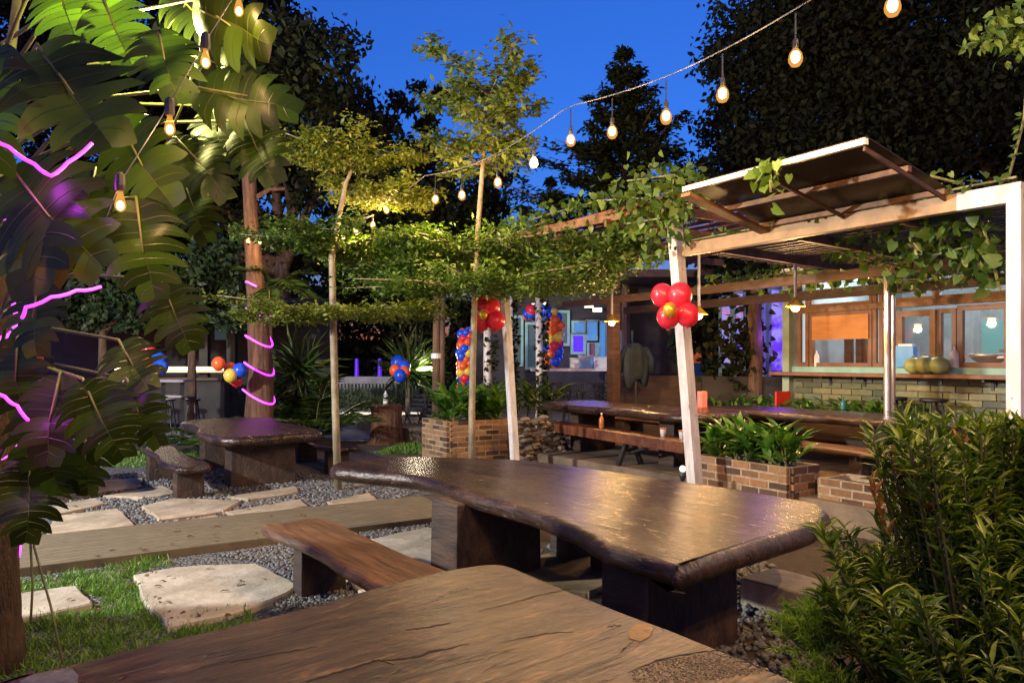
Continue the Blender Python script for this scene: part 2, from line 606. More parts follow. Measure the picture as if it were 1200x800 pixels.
M['leaf_fern'] = leaf_mat('feathery_leaf', (0.13, 0.25, 0.018), (0.21, 0.37, 0.035), (0.32, 0.48, 0.07), 0.5, 0.3)
M['leaf_planter'] = leaf_mat('planter_leaf', (0.025, 0.085, 0.012), (0.06, 0.16, 0.02), (0.15, 0.26, 0.035), 0.3, 0.22)
M['leaf_palm'] = leaf_mat('palm_leaf', (0.02, 0.05, 0.012), (0.05, 0.10, 0.02), (0.13, 0.17, 0.03), 0.4, 0.2)
M['leaf_palm2'] = leaf_mat('dim_green_leaf', (0.012, 0.026, 0.008), (0.026, 0.05, 0.014), (0.05, 0.08, 0.022), 0.5, 0.15)
M['monstera'] = leaf_mat('split_leaf', (0.012, 0.020, 0.002), (0.025, 0.043, 0.005), (0.048, 0.085, 0.008), 0.38, 0.36, 0.35)
M['vein'] = rough_mat('pale_leaf_vein', (0.035, 0.045, 0.010), (0.06, 0.075, 0.018), 9, .4, 0)
M['grass'] = leaf_mat('grass_blade', (0.05, 0.11, 0.015), (0.10, 0.22, 0.03), (0.22, 0.30, 0.07), 0.5, 0.25)
M['stem'] = rough_mat('green_stem', (0.10, 0.11, 0.03), (0.22, 0.22, 0.07), 10, 0.5, 0.1)
M['darkstem'] = rough_mat('dark_green_stem', (0.03, 0.035, 0.012), (0.07, 0.07, 0.025), 10, 0.6, 0.1)
M['bark'] = rough_mat('tree_bark', (0.06, 0.035, 0.02), (0.20, 0.12, 0.07), 6, 0.85, 0.9, 0, (2, 2, 0.5), 0.03)
M['palebark'] = rough_mat('pale_bark', (0.16, 0.13, 0.08), (0.36, 0.31, 0.21), 14, 0.7, 0.5, 0, (1, 1, 0.4))
M['leftbark'] = rough_mat('dark_fibrous_bark', (0.035, 0.018, 0.010), (0.13, 0.07, 0.035), 7, 0.9, 1.0, 0, (3, 3, 0.8), 0.06)
M['redbark'] = rough_mat('fibrous_red_bark', (0.07, 0.033, 0.017), (0.24, 0.125, 0.065), 5, 0.9, 1.0, 0, (3, 3, 0.35), 0.05)

# ------------------------------------------------------------------ ground
m, nt, b = base_mat('earth_ground')
v = coord(nt)
n1 = noise(nt, v, 0.9, 6, 0.6, 0.3)
n2 = noise(nt, v, 26, 5, 0.7)
c = ramp(nt, n1, [(0.3, (0.035, 0.026, 0.018)), (0.7, (0.10, 0.075, 0.05))])
c = mixc(nt, 0.7, c, ramp(nt, n2, [(0.3, (0.4, 0.4, 0.4)), (0.7, (1.2, 1.15, 1.1))]), 'MULTIPLY')
nt.links.new(c, b.inputs['Base Color'])
b.inputs['Roughness'].default_value = 0.9
bump(nt, b, n2, 0.8, 0.03)
M['earth'] = m

m, nt, b = base_mat('blue_grey_gravel')
v = coord(nt)
vo = nt.nodes.new('ShaderNodeTexVoronoi')
vo.inputs['Scale'].default_value = 42
nt.links.new(v, vo.inputs['Vector'])
c = ramp(nt, vo.outputs['Color'], [(0.1, (0.07, 0.075, 0.085)), (0.6, (0.19, 0.195, 0.205)), (0.95, (0.34, 0.34, 0.34))])
c = mixc(nt, 1.0, c, ramp(nt, vo.outputs['Distance'], [(0.25, (1, 1, 1)), (0.65, (0.25, 0.25, 0.25))]), 'MULTIPLY')
nt.links.new(c, b.inputs['Base Color'])
b.inputs['Roughness'].default_value = 0.75
bump(nt, b, mathn(nt, 'SUBTRACT', 1.0, vo.outputs['Distance']), 0.9, 0.03)
M['gravel'] = m

m, nt, b = base_mat('stamped_path')
v = coord(nt, (0.8, 3.6, 1))
w = nt.nodes.new('ShaderNodeTexWave')
w.bands_direction = 'Y'
w.inputs['Scale'].default_value = 1.3
w.inputs['Distortion'].default_value = 7.0
w.inputs['Detail'].default_value = 4
w.inputs['Detail Scale'].default_value = 1.4
nt.links.new(v, w.inputs['Vector'])
nn = noise(nt, coord(nt), 9, 6, 0.7)
c = ramp(nt, w.outputs[0], [(0.0, (0.12, 0.095, 0.055)), (1.0, (0.185, 0.15, 0.09))])
c = mixc(nt, 0.6, c, ramp(nt, nn, [(0.3, (0.6, 0.6, 0.6)), (0.7, (1.1, 1.1, 1.1))]), 'MULTIPLY')
nt.links.new(c, b.inputs['Base Color'])
b.inputs['Roughness'].default_value = 0.75
bump(nt, b, w.outputs[0], 0.7, 0.025)
M['path'] = m

g = MB()
g.add([(-300, -40, 0), (300, -40, 0), (300, 500, 0), (-300, 500, 0)], [(0, 1, 2, 3)])
tag(g.build('ground', M['earth']), kind='structure')

# gravel sheets
g = MB()
for out, z in (([(-9, 1.5), (-0.6, 1.5), (0.3, 7.0), (-1.2, 8.6), (-3.9, 6.6), (-9, 3.4)], 0.004), ([(-9.0, 5.2), (-3.3, 8.4), (-1.0, 9.8), (-2.6, 14.5), (-12, 13), (-14, 8)], 0.006)):
    g.add([(p[0], p[1], z) for p in out], [tuple(range(len(out)))])
tag(g.build('gravel_bed', M['gravel']), kind='structure')

# raised walkway of stamped concrete, running along U
pc = G(10, 678)
root = MB()
L0, L1, Wp = -4.0, 4.1, 1.27
a0 = pc + U * L0
out = [a0, pc + U * L1, pc + U * (L1 + .12) + V * Wp, a0 + V * Wp]
ctr = sum(out, Vector()) / 4
inv = GRID.transposed()
root.prism([inv @ (p - ctr) for p in out], -0.05, 0.075, 0.012)
o = root.build('path', M['path'])
o.location = ctr
o.rotation_euler = (0, 0, R(32))
tag(o, kind='structure')

# raised terrace under the pergola (0.3 m), with a rounded timber-like stone edge
TZ = 0.30
T0 = Vector((2.98, 7.9, 0)) + U * 0.05
tb = MB()
te = [T0 - V * 6.5 + U * 0.30, T0 + V * 1.5, T0 + V * 5.2 - U * 0.25, T0 + V * 16, T0 + V * 16 + U * 14, T0 - V * 6.5 + U * 14]
tb.prism([(p.x, p.y) for p in te], 0.0, TZ, 0.02)
M['terrace'] = rough_mat('terrace_stone', (0.09, 0.065, 0.042), (0.22, 0.165, 0.11), 2.2, 0.75, 0.5, 0, (1, 1, 1), 0.02)
tag(tb.build('terrace_floor', M['terrace']), kind='structure')
# far courtyard paving, blue grey
fb = MB()
fb.prism([(-13, 15.2), (-0.9, 16.6), (-0.9, 27), (-16, 27)], 0.0, 0.02)
tag(fb.build('courtyard_paving', M['concrete']), kind='structure')


# pebbles on the near gravel
def ground_pts(poly, n):
    poly = np.array([(p[0], p[1]) for p in poly])
    lo, hi = poly.min(0), poly.max(0)
    out = []
    while sum(len(x) for x in out) < n:
        q = RNG.uniform(lo, hi, size=(n * 2, 2))
        ins = np.zeros(len(q), bool)
        j = len(poly) - 1
        for i in range(len(poly)):
            xi, yi, xj, yj = *poly[i], *poly[j]
            c = ((yi > q[:, 1]) != (yj > q[:, 1])) & (q[:, 0] < (xj - xi) * (q[:, 1] - yi) / (yj - yi + 1e-12) + xi)
            ins ^= c
            j = i
        out.append(q[ins])
    return np.concatenate(out)[:n]


OCT = (np.array([(1, 0, 0), (.3, .9, 0), (-.8, .6, 0), (-.8, -.6, 0), (.3, -.9, 0), (.1, .05, .8), (0, 0, -.6)]),
       [(0, 1, 5), (1, 2, 5), (2, 3, 5), (3, 4, 5), (4, 0, 5), (1, 0, 6), (2, 1, 6), (3, 2, 6), (4, 3, 6), (0, 4, 6)])
M['pebble'] = island_mat('pebble', [(0, (0.07, 0.073, 0.08)), (0.5, (0.13, 0.132, 0.138)), (1, (0.22, 0.215, 0.21))], 0.6, 60, 0.2)


def pebbles(name, poly, n, r):
    q = ground_pts(poly, n)
    pos = np.column_stack([q, np.full(n, 0.012)])
    tip = rdir(n, 0, 0.25)
    s = RNG.uniform(0.6, 1.3, n) * r
    o = leaves(name, pos, tip, rdir(n, 2.0, 0.4), s, s * 0.75, OCT, M['pebble'])
    return tag(o, kind='stuff')


pebbles('gravel', [G(255, 652), G(330, 638), G(500, 612), G(560, 640), G(640, 660), G(700, 690), G(520, 720), G(380, 735), G(300, 700), G(356, 688), G(304, 659)], 7000, 0.022)
pebbles('dark_gravel', [G(640, 640), G(900, 660), G(960, 700), G(960, 800), G(860, 800), G(700, 700)], 2500, 0.03)
pebbles('gravel_by_tables', [G(56, 600), G(100, 560), G(250, 548), G(395, 560), G(500, 575), G(440, 592), G(262, 608), G(160, 618), G(150, 612)], 5000, 0.03)


# ------------------------------------------------------------------ paving stones
def smooth_poly(pts, k=4):
    n = len(pts)
    out = []
    for i in range(n):
        p0, p1, p2, p3 = (Vector(pts[(i + j - 1) % n][:2]) for j in range(4))
        for s in range(k):
            t = s / k
            q = 0.5 * ((2 * p1) + (p2 - p0) * t + (2 * p0 - 5 * p1 + 4 * p2 - p3) * t * t + (3 * p1 - p0 - 3 * p2 + p3) * t ** 3)
            out.append(q)
    return out


def rounded(pts, r=0.18, jit=0.012, k=4):
    """cut the corners of a polygon, then wobble it: a hand-cut stone"""
    n = len(pts)
    raw = []
    for i in range(n):
        p, a, b_ = Vector(pts[i][:2]), Vector(pts[i - 1][:2]), Vector(pts[(i + 1) % n][:2])
        raw.append(p.lerp(a, r))
        raw.append(p.lerp(b_, r))
    return [q + Vector((random.uniform(-jit, jit), random.uniform(-jit, jit))) for q in smooth_poly(raw, k)]


def paver(pix, label, mat, h=0.05, z=0.0, r=0.09):
    pts = [G(x, y, h) for x, y in pix]
    c = sum(pts, Vector()) / len(pts)
    mb = MB()
    mb.prism([q - Vector((c.x, c.y)) for q in rounded([p for p in pts], r)], -0.02 - z, h, 0.014)
    o = mb.build('paving_stone', mat, smooth=False)
    o.location = (c.x, c.y, z)
    tag(o, label, 'paving stone', 'stepping stones set in gravel and grass')
    return o


paver([(157, 673), (210, 663), (300, 659), (352, 686), (292, 712), (199, 733), (172, 708)], 'big pale stepping stone beside the grass, half white and half brown in shade', M['palestone'])
paver([(-30, 700), (15, 695), (90, 685), (108, 706), (26, 724), (-35, 728)], 'pale stepping stone in grass by the foot of the big trunk', M['palestone'])
paver([(434, 631), (500, 617), (560, 632), (545, 668), (480, 655)], 'white stepping stone in gravel between plank bench and table leg', M['palestone'])
paver([(405, 676), (440, 664), (470, 682), (430, 700)], 'small white stone just under the near plank bench', M['palestone'])
paver([(65, 604), (139, 595), (157, 614), (54, 630)], 'large tan flagstone bordering the stamped path at its left', M['stone'])
paver([(52, 594), (111, 583), (124, 589), (66, 602)], 'tan flagstone under the small block bench on the left', M['stone'])
paver([(96, 564), (168, 559), (164, 568), (98, 577)], 'tan flagstone behind the block bench near the green lawn patch', M['stone'])
paver([(122, 580), (191, 568), (206, 577), (166, 582)], 'narrow tan flagstone before the leg of the bench by left table', M['stone'])
paver([(167, 592), (203, 583), (283, 586), (262, 598), (187, 608)], 'wide tan flagstone in front of the left slab table', M['stone'])
paver([(183, 615), (252, 603), (262, 606), (196, 616)], 'thin sliver of flagstone against the stamped path edge', M['stone'])
paver([(265, 599), (351, 584), (361, 592), (281, 605)], 'long tan flagstone with pale rim before the left table', M['stone'])
paver([(268, 581), (347, 569), (350, 576), (290, 584)], 'flagstone right under the left table leg', M['stone'])
paver([(384, 587), (432, 577), (445, 586), (398, 596)], 'tan flagstone next to the slim tree beside the table end', M['stone'])
M['brown_lit_stone'] = rough_mat('brown_lit_flagstone', (0.16, 0.11, 0.055), (0.30, 0.22, 0.12), 3, 0.8, 0.5)  # brown lamplight is put into this stone's colour
paver([(600, 655), (690, 640), (752, 664), (690, 693), (622, 690)], 'brown flagstone under the middle table below the block leg', M['brown_lit_stone'])
# thick rough stone step behind the near right leg
mb = MB()
sp = [G(868, 676, .2), G(905, 664, .2), G(985, 684, .2), G(960, 700, .2)]
mb.prism(rounded(sp, 0.12, 0.012), 0.0, 0.2, 0.015)
tag(mb.build('stone_step', M['palestone']), 'thick grey stone step with rough edge beside the bright feathery plant', 'stone step')

# unseen board screen added to block the floodlight and shade the near lawn
sf = T('light_blocker', 'tall board screen added out of view at the left to block the floodlight', 'light blocker', (-4.6, 3.0, 0))
mb = MB()
for k in range(17):
    mb.box((-4.6, .95 + k * .23, 1.1 + .04 * (k % 2)), (.03, .215, 2.2 + .08 * (k % 2)))
mb.build('boards', M['darkwood'], sf)
for y in (.9, 2.8, 4.6):
    mb = MB()
    mb.box((-4.66, y, 1.12), (.08, .08, 2.24))
    mb.build('post', M['darkwood'], sf)

fl = np.concatenate([ground_pts([G(30, 660), G(400, 600), G(470, 612), G(60, 690)], 26), ground_pts([G(60, 700), G(170, 660), G(345, 660), G(320, 740), G(160, 745)], 40), ground_pts([G(60, 600), G(240, 560), G(420, 575), G(250, 612)], 40)])
fz = np.where(((fl @ np.array([-UY, UX])) - (pc.x * -UY + pc.y * UX) > 0) & ((fl @ np.array([-UY, UX])) - (pc.x * -UY + pc.y * UX) < 1.27), .085, .062)
M['deadleaf'] = leaf_mat('fallen_leaf', (.05, .025, .01), (.13, .075, .025), (.22, .15, .05), .7, .05)
tag(leaves('fallen_leaves', np.column_stack([fl, fz]), rdir(len(fl), 0, .12), rdir(len(fl), 3, .3), RNG.uniform(.04, .08, len(fl)), .028, LANCE, M['deadleaf']), kind='stuff')

# ------------------------------------------------------------------ grass
gp = [G(-60, 690), G(10, 685), G(120, 668), G(195, 653), G(205, 662), G(160, 672), G(172, 708), G(199, 733), G(285, 714), G(330, 760), G(300, 800), G(-80, 800)]
n = 13000
q = ground_pts(gp, n)
keep = np.ones(n, bool)
for poly in ([G(15, 697, .05), G(90, 688, .05), G(107, 705, .05), G(25, 721, .05)],):
    pc_ = np.array([(p.x, p.y) for p in poly]).mean(0)
    keep &= ~((np.abs(q[:, 0] - pc_[0]) < 0.30) & (np.abs(q[:, 1] - pc_[1]) < 0.20))
q = q[keep]
n = len(q)
ln = RNG.uniform(0.03, 0.085, n) * (0.55 + .6 * (np.sin(q[:, 0] * 9) * np.sin(q[:, 1] * 11) > -.25))
tag(leaves('grass', np.column_stack([q, np.full(n, 0.0)]), rdir(n, 1.4, 0.5), rdir(n, 0.0, 0.3), ln, RNG.uniform(.006, .011, n), BLADE, M['grass']), kind='stuff')
q2 = ground_pts([G(75, 548), G(170, 528), G(240, 530), G(240, 540), G(170, 548)], 4000)
tag(leaves('lawn_patch_grass', np.column_stack([q2, np.zeros(len(q2))]), rdir(len(q2), 1.4, 0.5), rdir(len(q2), 0, .3), RNG.uniform(.04, .09, len(q2)), 0.014, BLADE, M['grass']), kind='stuff')
q2 = ground_pts([G(470, 522), G(500, 518), G(500, 532), G(440, 532)], 1500)
tag(leaves('planter_side_grass', np.column_stack([q2, np.zeros(len(q2))]), rdir(len(q2), 1.4, 0.5), rdir(len(q2), 0, .3), RNG.uniform(.05, .12, len(q2)), 0.018, BLADE, M['grass']), kind='stuff')


# ------------------------------------------------------------------ slab tables and benches
def slab(mb, out, z, th, bulge=0.03, under=0.07, jit=0.01):
    """live-edge slab: out = local outline, counter-clockwise or not"""
    pts = smooth_poly(out, 5)
    n = len(pts)
    area = sum(pts[i].x * pts[(i + 1) % n].y - pts[(i + 1) % n].x * pts[i].y for i in range(n))
    if area < 0:
        pts = pts[::-1]
    rings = []
    ph = [random.uniform(-1, 1) for _ in range(n)]
    ph = [(ph[i - 2] + ph[i - 1] + ph[i] + ph[(i + 1) % n] + ph[(i + 2) % n]) / 3 for i in range(n)]
    for off, zz, w in ((-0.022, z, 0), (-0.006, z - 0.006, .2), (bulge * .7, z - th * 0.25, .8), (bulge, z - th * 0.5, 1), (bulge * 0.3, z - th * 0.78, .8), (-under, z - th, .3)):
        ring = []
        for i in range(n):
            t = (pts[(i + 1) % n] - pts[i - 1]).normalized()
            nr = Vector((t.y, -t.x))
            p = pts[i] + nr * (off + ph[i] * jit * w)
            ring.append((p.x, p.y, zz))
        rings.append(ring)
    vs = [p for r in rings for p in r]
    fs = [tuple(range(n)), tuple((len(rings) - 1) * n + k for k in range(n - 1, -1, -1))]
    for L in range(len(rings) - 1):
        for k in range(n):
            fs.append((L * n + (k + 1) % n, L * n + k, (L + 1) * n + k, (L + 1) * n + (k + 1) % n))
    mb.add(vs, fs)
    return pts


def slab_table(label, out_w, z, th, legs, alpha, mat, legmat, name='slab_table', cat='table', group='live-edge slab tables', base=0.0, bulge=0.03, jit=0.022):
    c = sum((Vector((p[0], p[1], 0)) for p in out_w), Vector()) / len(out_w)
    rt = T(name, label, cat, (0, 0, 0), group)
    Mi = rz(-alpha)
    loc = [(Mi @ (Vector((p[0], p[1], 0)) - c)) for p in out_w]
    mb = MB()
    slab(mb, [(p.x, p.y) for p in loc], z - base, th, bulge, 0.06, jit)
    top = mb.build('tabletop' if cat == 'table' else 'seat', mat, rt, smooth=False)
    top.data.polygons.foreach_set('use_smooth', [k > 1 for k in range(len(top.data.polygons))])
    for lx, ly, sx, sy in legs:
        p = Mi @ (Vector((lx, ly, 0)) - c)
        mb = MB()
        mb.box((p.x, p.y, (z - base - th * .6) / 2), (sx, sy, z - base - th * .6), None, 0.97)
        mb.build('leg', legmat, rt, bevel=0.012)
    rt.location = (c.x, c.y, base)
    rt.rotation_euler = (0, 0, alpha)
    return rt, c


AV = math.atan2(V.y, V.x)
# middle table
AM = math.atan2(.78, -.62)
mid = [G(x, y, .75) for x, y in [(391, 547), (398, 541), (440, 536.5), (485, 534.5), (560, 536.5), (620, 539.5), (695, 549), (802, 564), (900, 579), (956, 590), (966, 602), (952, 615), (880, 637), (803, 660),
                                  (788, 661), (750, 648), (714, 637), (677, 618), (634, 600), (589, 587), (546, 576), (517, 563), (480, 556), (430, 551)]]
lb = G(870, 757) - U * 0.42 + V * 0.18
la = G(636, 675) - U * 0.42 + V * 0.18
tab_mid, _ = slab_table('long dark wet-looking slab table across the middle with yellow light reflections', mid, .75, .14,
                        [(lb.x, lb.y, .37, .84), (la.x, la.y, .37, .84)], AM, M['table'], M['leg'], bulge=0.026)
# near table
AN = math.atan2(1.34, 1.53)
near = [G(x, y, .75) for x, y in [(580, 660), (540, 664), (500, 672), (430, 690), (350, 712), (270, 732), (180, 752), (100, 772), (40, 786), (0, 795)]]
near += [Vector((-2.3, 1.75, .75)), Vector((-2.2, 1.1, .75)), Vector((-1.0, .95, .75)), Vector((.3, 1.35, .75)), Vector((1.02, 1.95, .75))]
near += [G(x, y, .75) for x, y in [(940, 800), (870, 771), (800, 742), (720, 712), (650, 684), (605, 665)]]
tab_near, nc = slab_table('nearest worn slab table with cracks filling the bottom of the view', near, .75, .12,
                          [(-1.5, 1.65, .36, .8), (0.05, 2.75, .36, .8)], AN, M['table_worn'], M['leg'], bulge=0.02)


def on_near(pix, name, mat, h=0.0025):
    mb = MB()
    mi = rz(-AN)
    pts = [mi @ (G(x, y, .75) - Vector((nc.x, nc.y, .75))) for x, y in pix]
    mb.prism([(p.x, p.y) for p in pts], 0.7485, 0.75 + h)
    o = mb.build(name, mat, None)
    o.parent = tab_near
    return o


M['knot'] = rough_mat('golden_sapwood', (0.10, 0.055, 0.02), (0.32, 0.20, 0.085), 22, 0.6, 0.6)
M['crack'] = rough_mat('open_crack', (0.006, 0.004, 0.003), (0.015, 0.01, 0.007), 10, 0.95, 0.2)
M['resin'] = island_mat('gravel_filler', [(0, (0.03, 0.024, 0.018)), (.5, (0.095, 0.068, 0.044)), (1, (0.22, 0.165, 0.10))], 0.4, 60, 0.3)
M['oldpaint'] = rough_mat('blue_grey_old_paint', (0.05, 0.075, 0.09), (0.16, 0.17, 0.16), 22, 0.6, 0.4)
on_near([(736, 741), (744, 732), (757, 730), (766, 736), (761, 746), (750, 752), (738, 748)], 'knot', M['knot'])
def crack_line(pix, wmax, seed):
    rs = random.Random(seed)
    pts = []
    for (x0, y0), (x1, y1) in zip(pix, pix[1:]):
        for t in (0, .2, .4, .6, .8):
            pts.append((x0 + (x1 - x0) * t + rs.uniform(-1.5, 1.5), y0 + (y1 - y0) * t + rs.uniform(-.7, .7)))
    pts.append(pix[-1])
    n_ = len(pts)
    ws = [wmax * (.15 + math.sin(math.pi * k / (n_ - 1))) * rs.uniform(.25, 1.0) for k in range(n_)]
    on_near([(x, y - w) for (x, y), w in zip(pts, ws)] + [(x, y + w * .7) for (x, y), w in list(zip(pts, ws))[::-1]], 'crack', M['crack'], .0012)


crack_line([(360, 798), (398, 787), (430, 777), (444, 773), (462, 779)], 1.5, 1)
crack_line([(444, 774), (480, 771), (505, 764), (550, 754)], 1.6, 2)
crack_line([(476, 738), (500, 735), (528, 729)], 1.0, 3)
crack_line([(712, 735), (720, 732), (728, 733)], 1.0, 4)
crack_line([(727, 764), (734, 757), (742, 752)], 1.1, 5)
crack_line([(560, 716), (600, 706), (640, 695), (668, 690)], .8, 6)
crack_line([(270, 776), (330, 765), (372, 757)], .9, 7)
crack_line([(590, 752), (640, 742), (672, 740)], .8, 8)
crack_line([(735, 788), (770, 774), (815, 764), (842, 762)], 1.2, 9)
on_near([(22, 799), (40, 790), (84, 783), (92, 792), (88, 806), (40, 812)], 'paint_patch', M['oldpaint'])
rt = MB()
pp = ground_pts([G(x, y, .75) for x, y in [(740, 786), (790, 770), (836, 764), (905, 782), (892, 788), (830, 796), (800, 808), (745, 804)]], 900)
mi = rz(-AN)
loc = np.array([list(mi @ Vector((x - nc.x, y - nc.y, 0)))[:2] for x, y in pp])
o = leaves('pebble_filling', np.column_stack([loc, np.full(len(loc), .7490)]), rdir(len(loc), 0, .1), rdir(len(loc), 3, .2), RNG.uniform(.004, .009, len(loc)), .006, OCT, M['resin'])
o.parent = tab_near
o['kind'] = 'stuff'

# left table
lf = G(272, 572)
lc = lf + U * .42 + V * .18
l2 = lc + V * 2.0
lt_out = []
for s, t in [(-.55, -.62), (-.68, -.2), (-.55, .35), (-.45, .72), (.4, .78), (1.4, .66), (2.4, .74), (2.75, .3), (2.7, -.35), (2.2, -.72), (1.2, -.6), (.4, -.75)]:
    lt_out.append(lc + V * s + U * t)
slab_table('square-legged slab table on the left with purple sheen before the glowing trunk', lt_out, .75, .15,
           [(lc.x, lc.y, .4, .9), (l2.x, l2.y, .4, .9)], AV, M['table'], M['leg'])
# tables on the terrace
t4 = []
A4 = Vector((.46, 12.6, 0))
D4 = -V
for s, t in [(-.1, 0.1), (.9, -.08), (1.9, .04), (2.9, -.06), (3.5, .1), (3.55, .6), (3.4, 1.1), (2.2, 1.18), (1.0, 1.05), (0, 1.1), (-.15, .6)]:
    t4.append(A4 + D4 * s + U * t)
k4a, k4b = A4 + D4 * .75 + U * .55, A4 + D4 * 2.8 + U * .55
slab_table('thick slab table under the pergola behind the reddish bench', t4, 1.05, .13, [(k4a.x, k4a.y, .3, .7), (k4b.x, k4b.y, .3, .7)], AV, M['table'], M['leg'], base=TZ)
t5 = []
A5 = Vector((2.95, 11.2, 0))
for s, t in [(-.1, 0.05), (1.0, -.04), (2.0, .05), (3.0, -.06), (3.32, .1), (3.36, .5), (3.28, .95), (2.2, 1.0), (1.0, .94), (0, 1.0), (-.15, .5)]:
    t5.append(A5 + D4 * s + U * t)
k5a, k5b = A5 + D4 * .7 + U * .5, A5 + D4 * 2.5 + U * .5
slab_table('slab table near the bar with violet reflections along its top', t5, 1.05, .12, [(k5a.x, k5a.y, .3, .66), (k5b.x, k5b.y, .3, .66)], AV, M['table'], M['leg'], base=TZ)


def slab_bench(label, p0, p1, w, z, th, mat, base=0.0, inset=.35, legs=2, legsize=(.16, .32)):
    p0, p1 = Vector((p0[0], p0[1], 0)), Vector((p1[0], p1[1], 0))
    ax = (p1 - p0)
    L = ax.length
    ax.normalize()
    ny = Vector((-ax.y, ax.x, 0))
    out = []
    for s, t in [(0, -.5), (L * .33, -.46), (L * .66, -.52), (L, -.5), (L + .03, 0), (L, .5), (L * .6, .47), (L * .3, .53), (0, .48), (-.03, 0)]:
        out.append(p0 + ax * s + ny * (t * w + random.uniform(-.04, .04)))
    ls = []
    for k in range(legs):
        q = p0 + ax * (inset + (L - 2 * inset) * k / max(1, legs - 1))
        ls.append((q.x, q.y, legsize[0], legsize[1]))
    rt, c = slab_table(label, out, z, th, ls, math.atan2(ax.y, ax.x), mat, M['leg'], 'slab_bench', 'bench', 'wooden slab benches', base, 0.02, .02)
    return rt


b0, b1 = G(345, 611, .45), G(500, 680, .45)
slab_bench('plank bench with upturned warm-lit end just left of the middle table', b0, b1 + (b1 - b0) * .25, .44, .45, .09, M['bench'], 0, .5, 2, (.17, .36))
q = G(665, 655)
dm = Vector((math.cos(AM), math.sin(AM), 0))
slab_bench('bench mostly hidden behind the middle table with only a block leg showing', q + dm * .9, q - dm * 1.5, .4, .45, .09, M['bench'], 0, .95, 2, (.26, .28))
# benches round the left table
bl = G(222, 583)
slab_bench('low bench on two block legs at the left side of the left table', bl - V * .35, bl + V * 2.1 - U * .15, .42, .45, .1, M['table'], 0, .3, 2, (.22, .34))
bl = G(72, 584)
slab_bench('small block bench half hidden by the big trunk foliage', bl - V * .45 + U * .1, bl + V * 1.4, .55, .46, .1, M['table'], 0, .35, 2, (.42, .46))
bl = lc + U * 1.25 + V * .1
slab_bench('dark bench between the left table and the slim tree', bl, bl + V * 2.2, .42, .45, .1, M['table'], 0, .3, 2, (.2, .34))

# long reddish bench on A-shaped metal legs
rb0, rb1 = G(630, 493, .75), G(808, 519, .75)
rt = T('trestle_bench', 'long reddish plank bench on dark splayed metal legs before the pergola table', 'bench', (rb0.x, rb0.y, TZ), 'wooden slab benches')
mb = MB()
ax = (rb1 - rb0).normalized()
ny = Vector((-ax.y, ax.x, 0))
if ny.y < 0:
    ny = -ny
mb.beam(rb0 + ny * .16 + ZUP * -.07, rb1 + ny * .16 + ZUP * -.07, .36, .14)
mb.build('seat', M['redbench'], rt, bevel=.008)
for f in (.09, .62):
    base = rb0.lerp(rb1, f)
    for s in (-1, 1):
        mb = MB()
        top = base + ny * (.16 + s * .05) + ZUP * -.13
        bot = base + ny * (.16 + s * .2)
        mb.beam(top, Vector((bot.x, bot.y, TZ)), .07, .05)
        mb.build('leg', M['black'], rt)
    mb = MB()
    mb.beam(base + ny * .05 + ZUP * -.25, base + ny * .27 + ZUP * -.25, .03, .03)
    c2 = base + ax * .5 + ny * .16
    mb.beam(base + ny * .16 + ZUP * -.28, c2 + ZUP * -.14, .03, .03)
    mb.build('brace', M['black'], rt)
slab_bench('narrow bench behind the thick slab table under the pergola', A4 + D4 * .3 + U * 1.5, A4 + D4 * 3.2 + U * 1.5, .36, .78, .08, M['bench'], TZ)
q0 = A5 + D4 * .9 - U * .52
slab_bench('dark bench in front of the table with violet reflections', q0, q0 + D4 * 2.3, .36, .74, .08, M['bench'], TZ, .4, 2, (.16, .3))


# ------------------------------------------------------------------ brick planters
def bricks(mb, a, b, z0, z1, normal, bl=.25, bh=.085, dep=.05, gap=.022):
    """courses of single bricks along a-b standing proud of a mortar core, facing 'normal'"""
    a, b = Vector((a[0], a[1], 0)), Vector((b[0], b[1], 0))
    ax = (b - a)
    L = ax.length
    ax.normalize()
    Mx = Matrix((ax, Vector(normal), ZUP)).transposed()
    rows = max(1, int(round((z1 - z0) / bh)))
    hh = (z1 - z0) / rows
    for r in range(rows):
        x = -bl * .5 if r % 2 else 0.0
        while x < L - .02:
            x0, x1 = max(0, x), min(L, x + bl)
            if x1 - x0 > .03:
                c = a + ax * ((x0 + x1) / 2) + Vector(normal) * (random.uniform(-.004, .004)) + ZUP * (z0 + (r + .5) * hh)
                mb.box(c, (x1 - x0 - gap, dep, hh - gap), Mx)
            x += bl


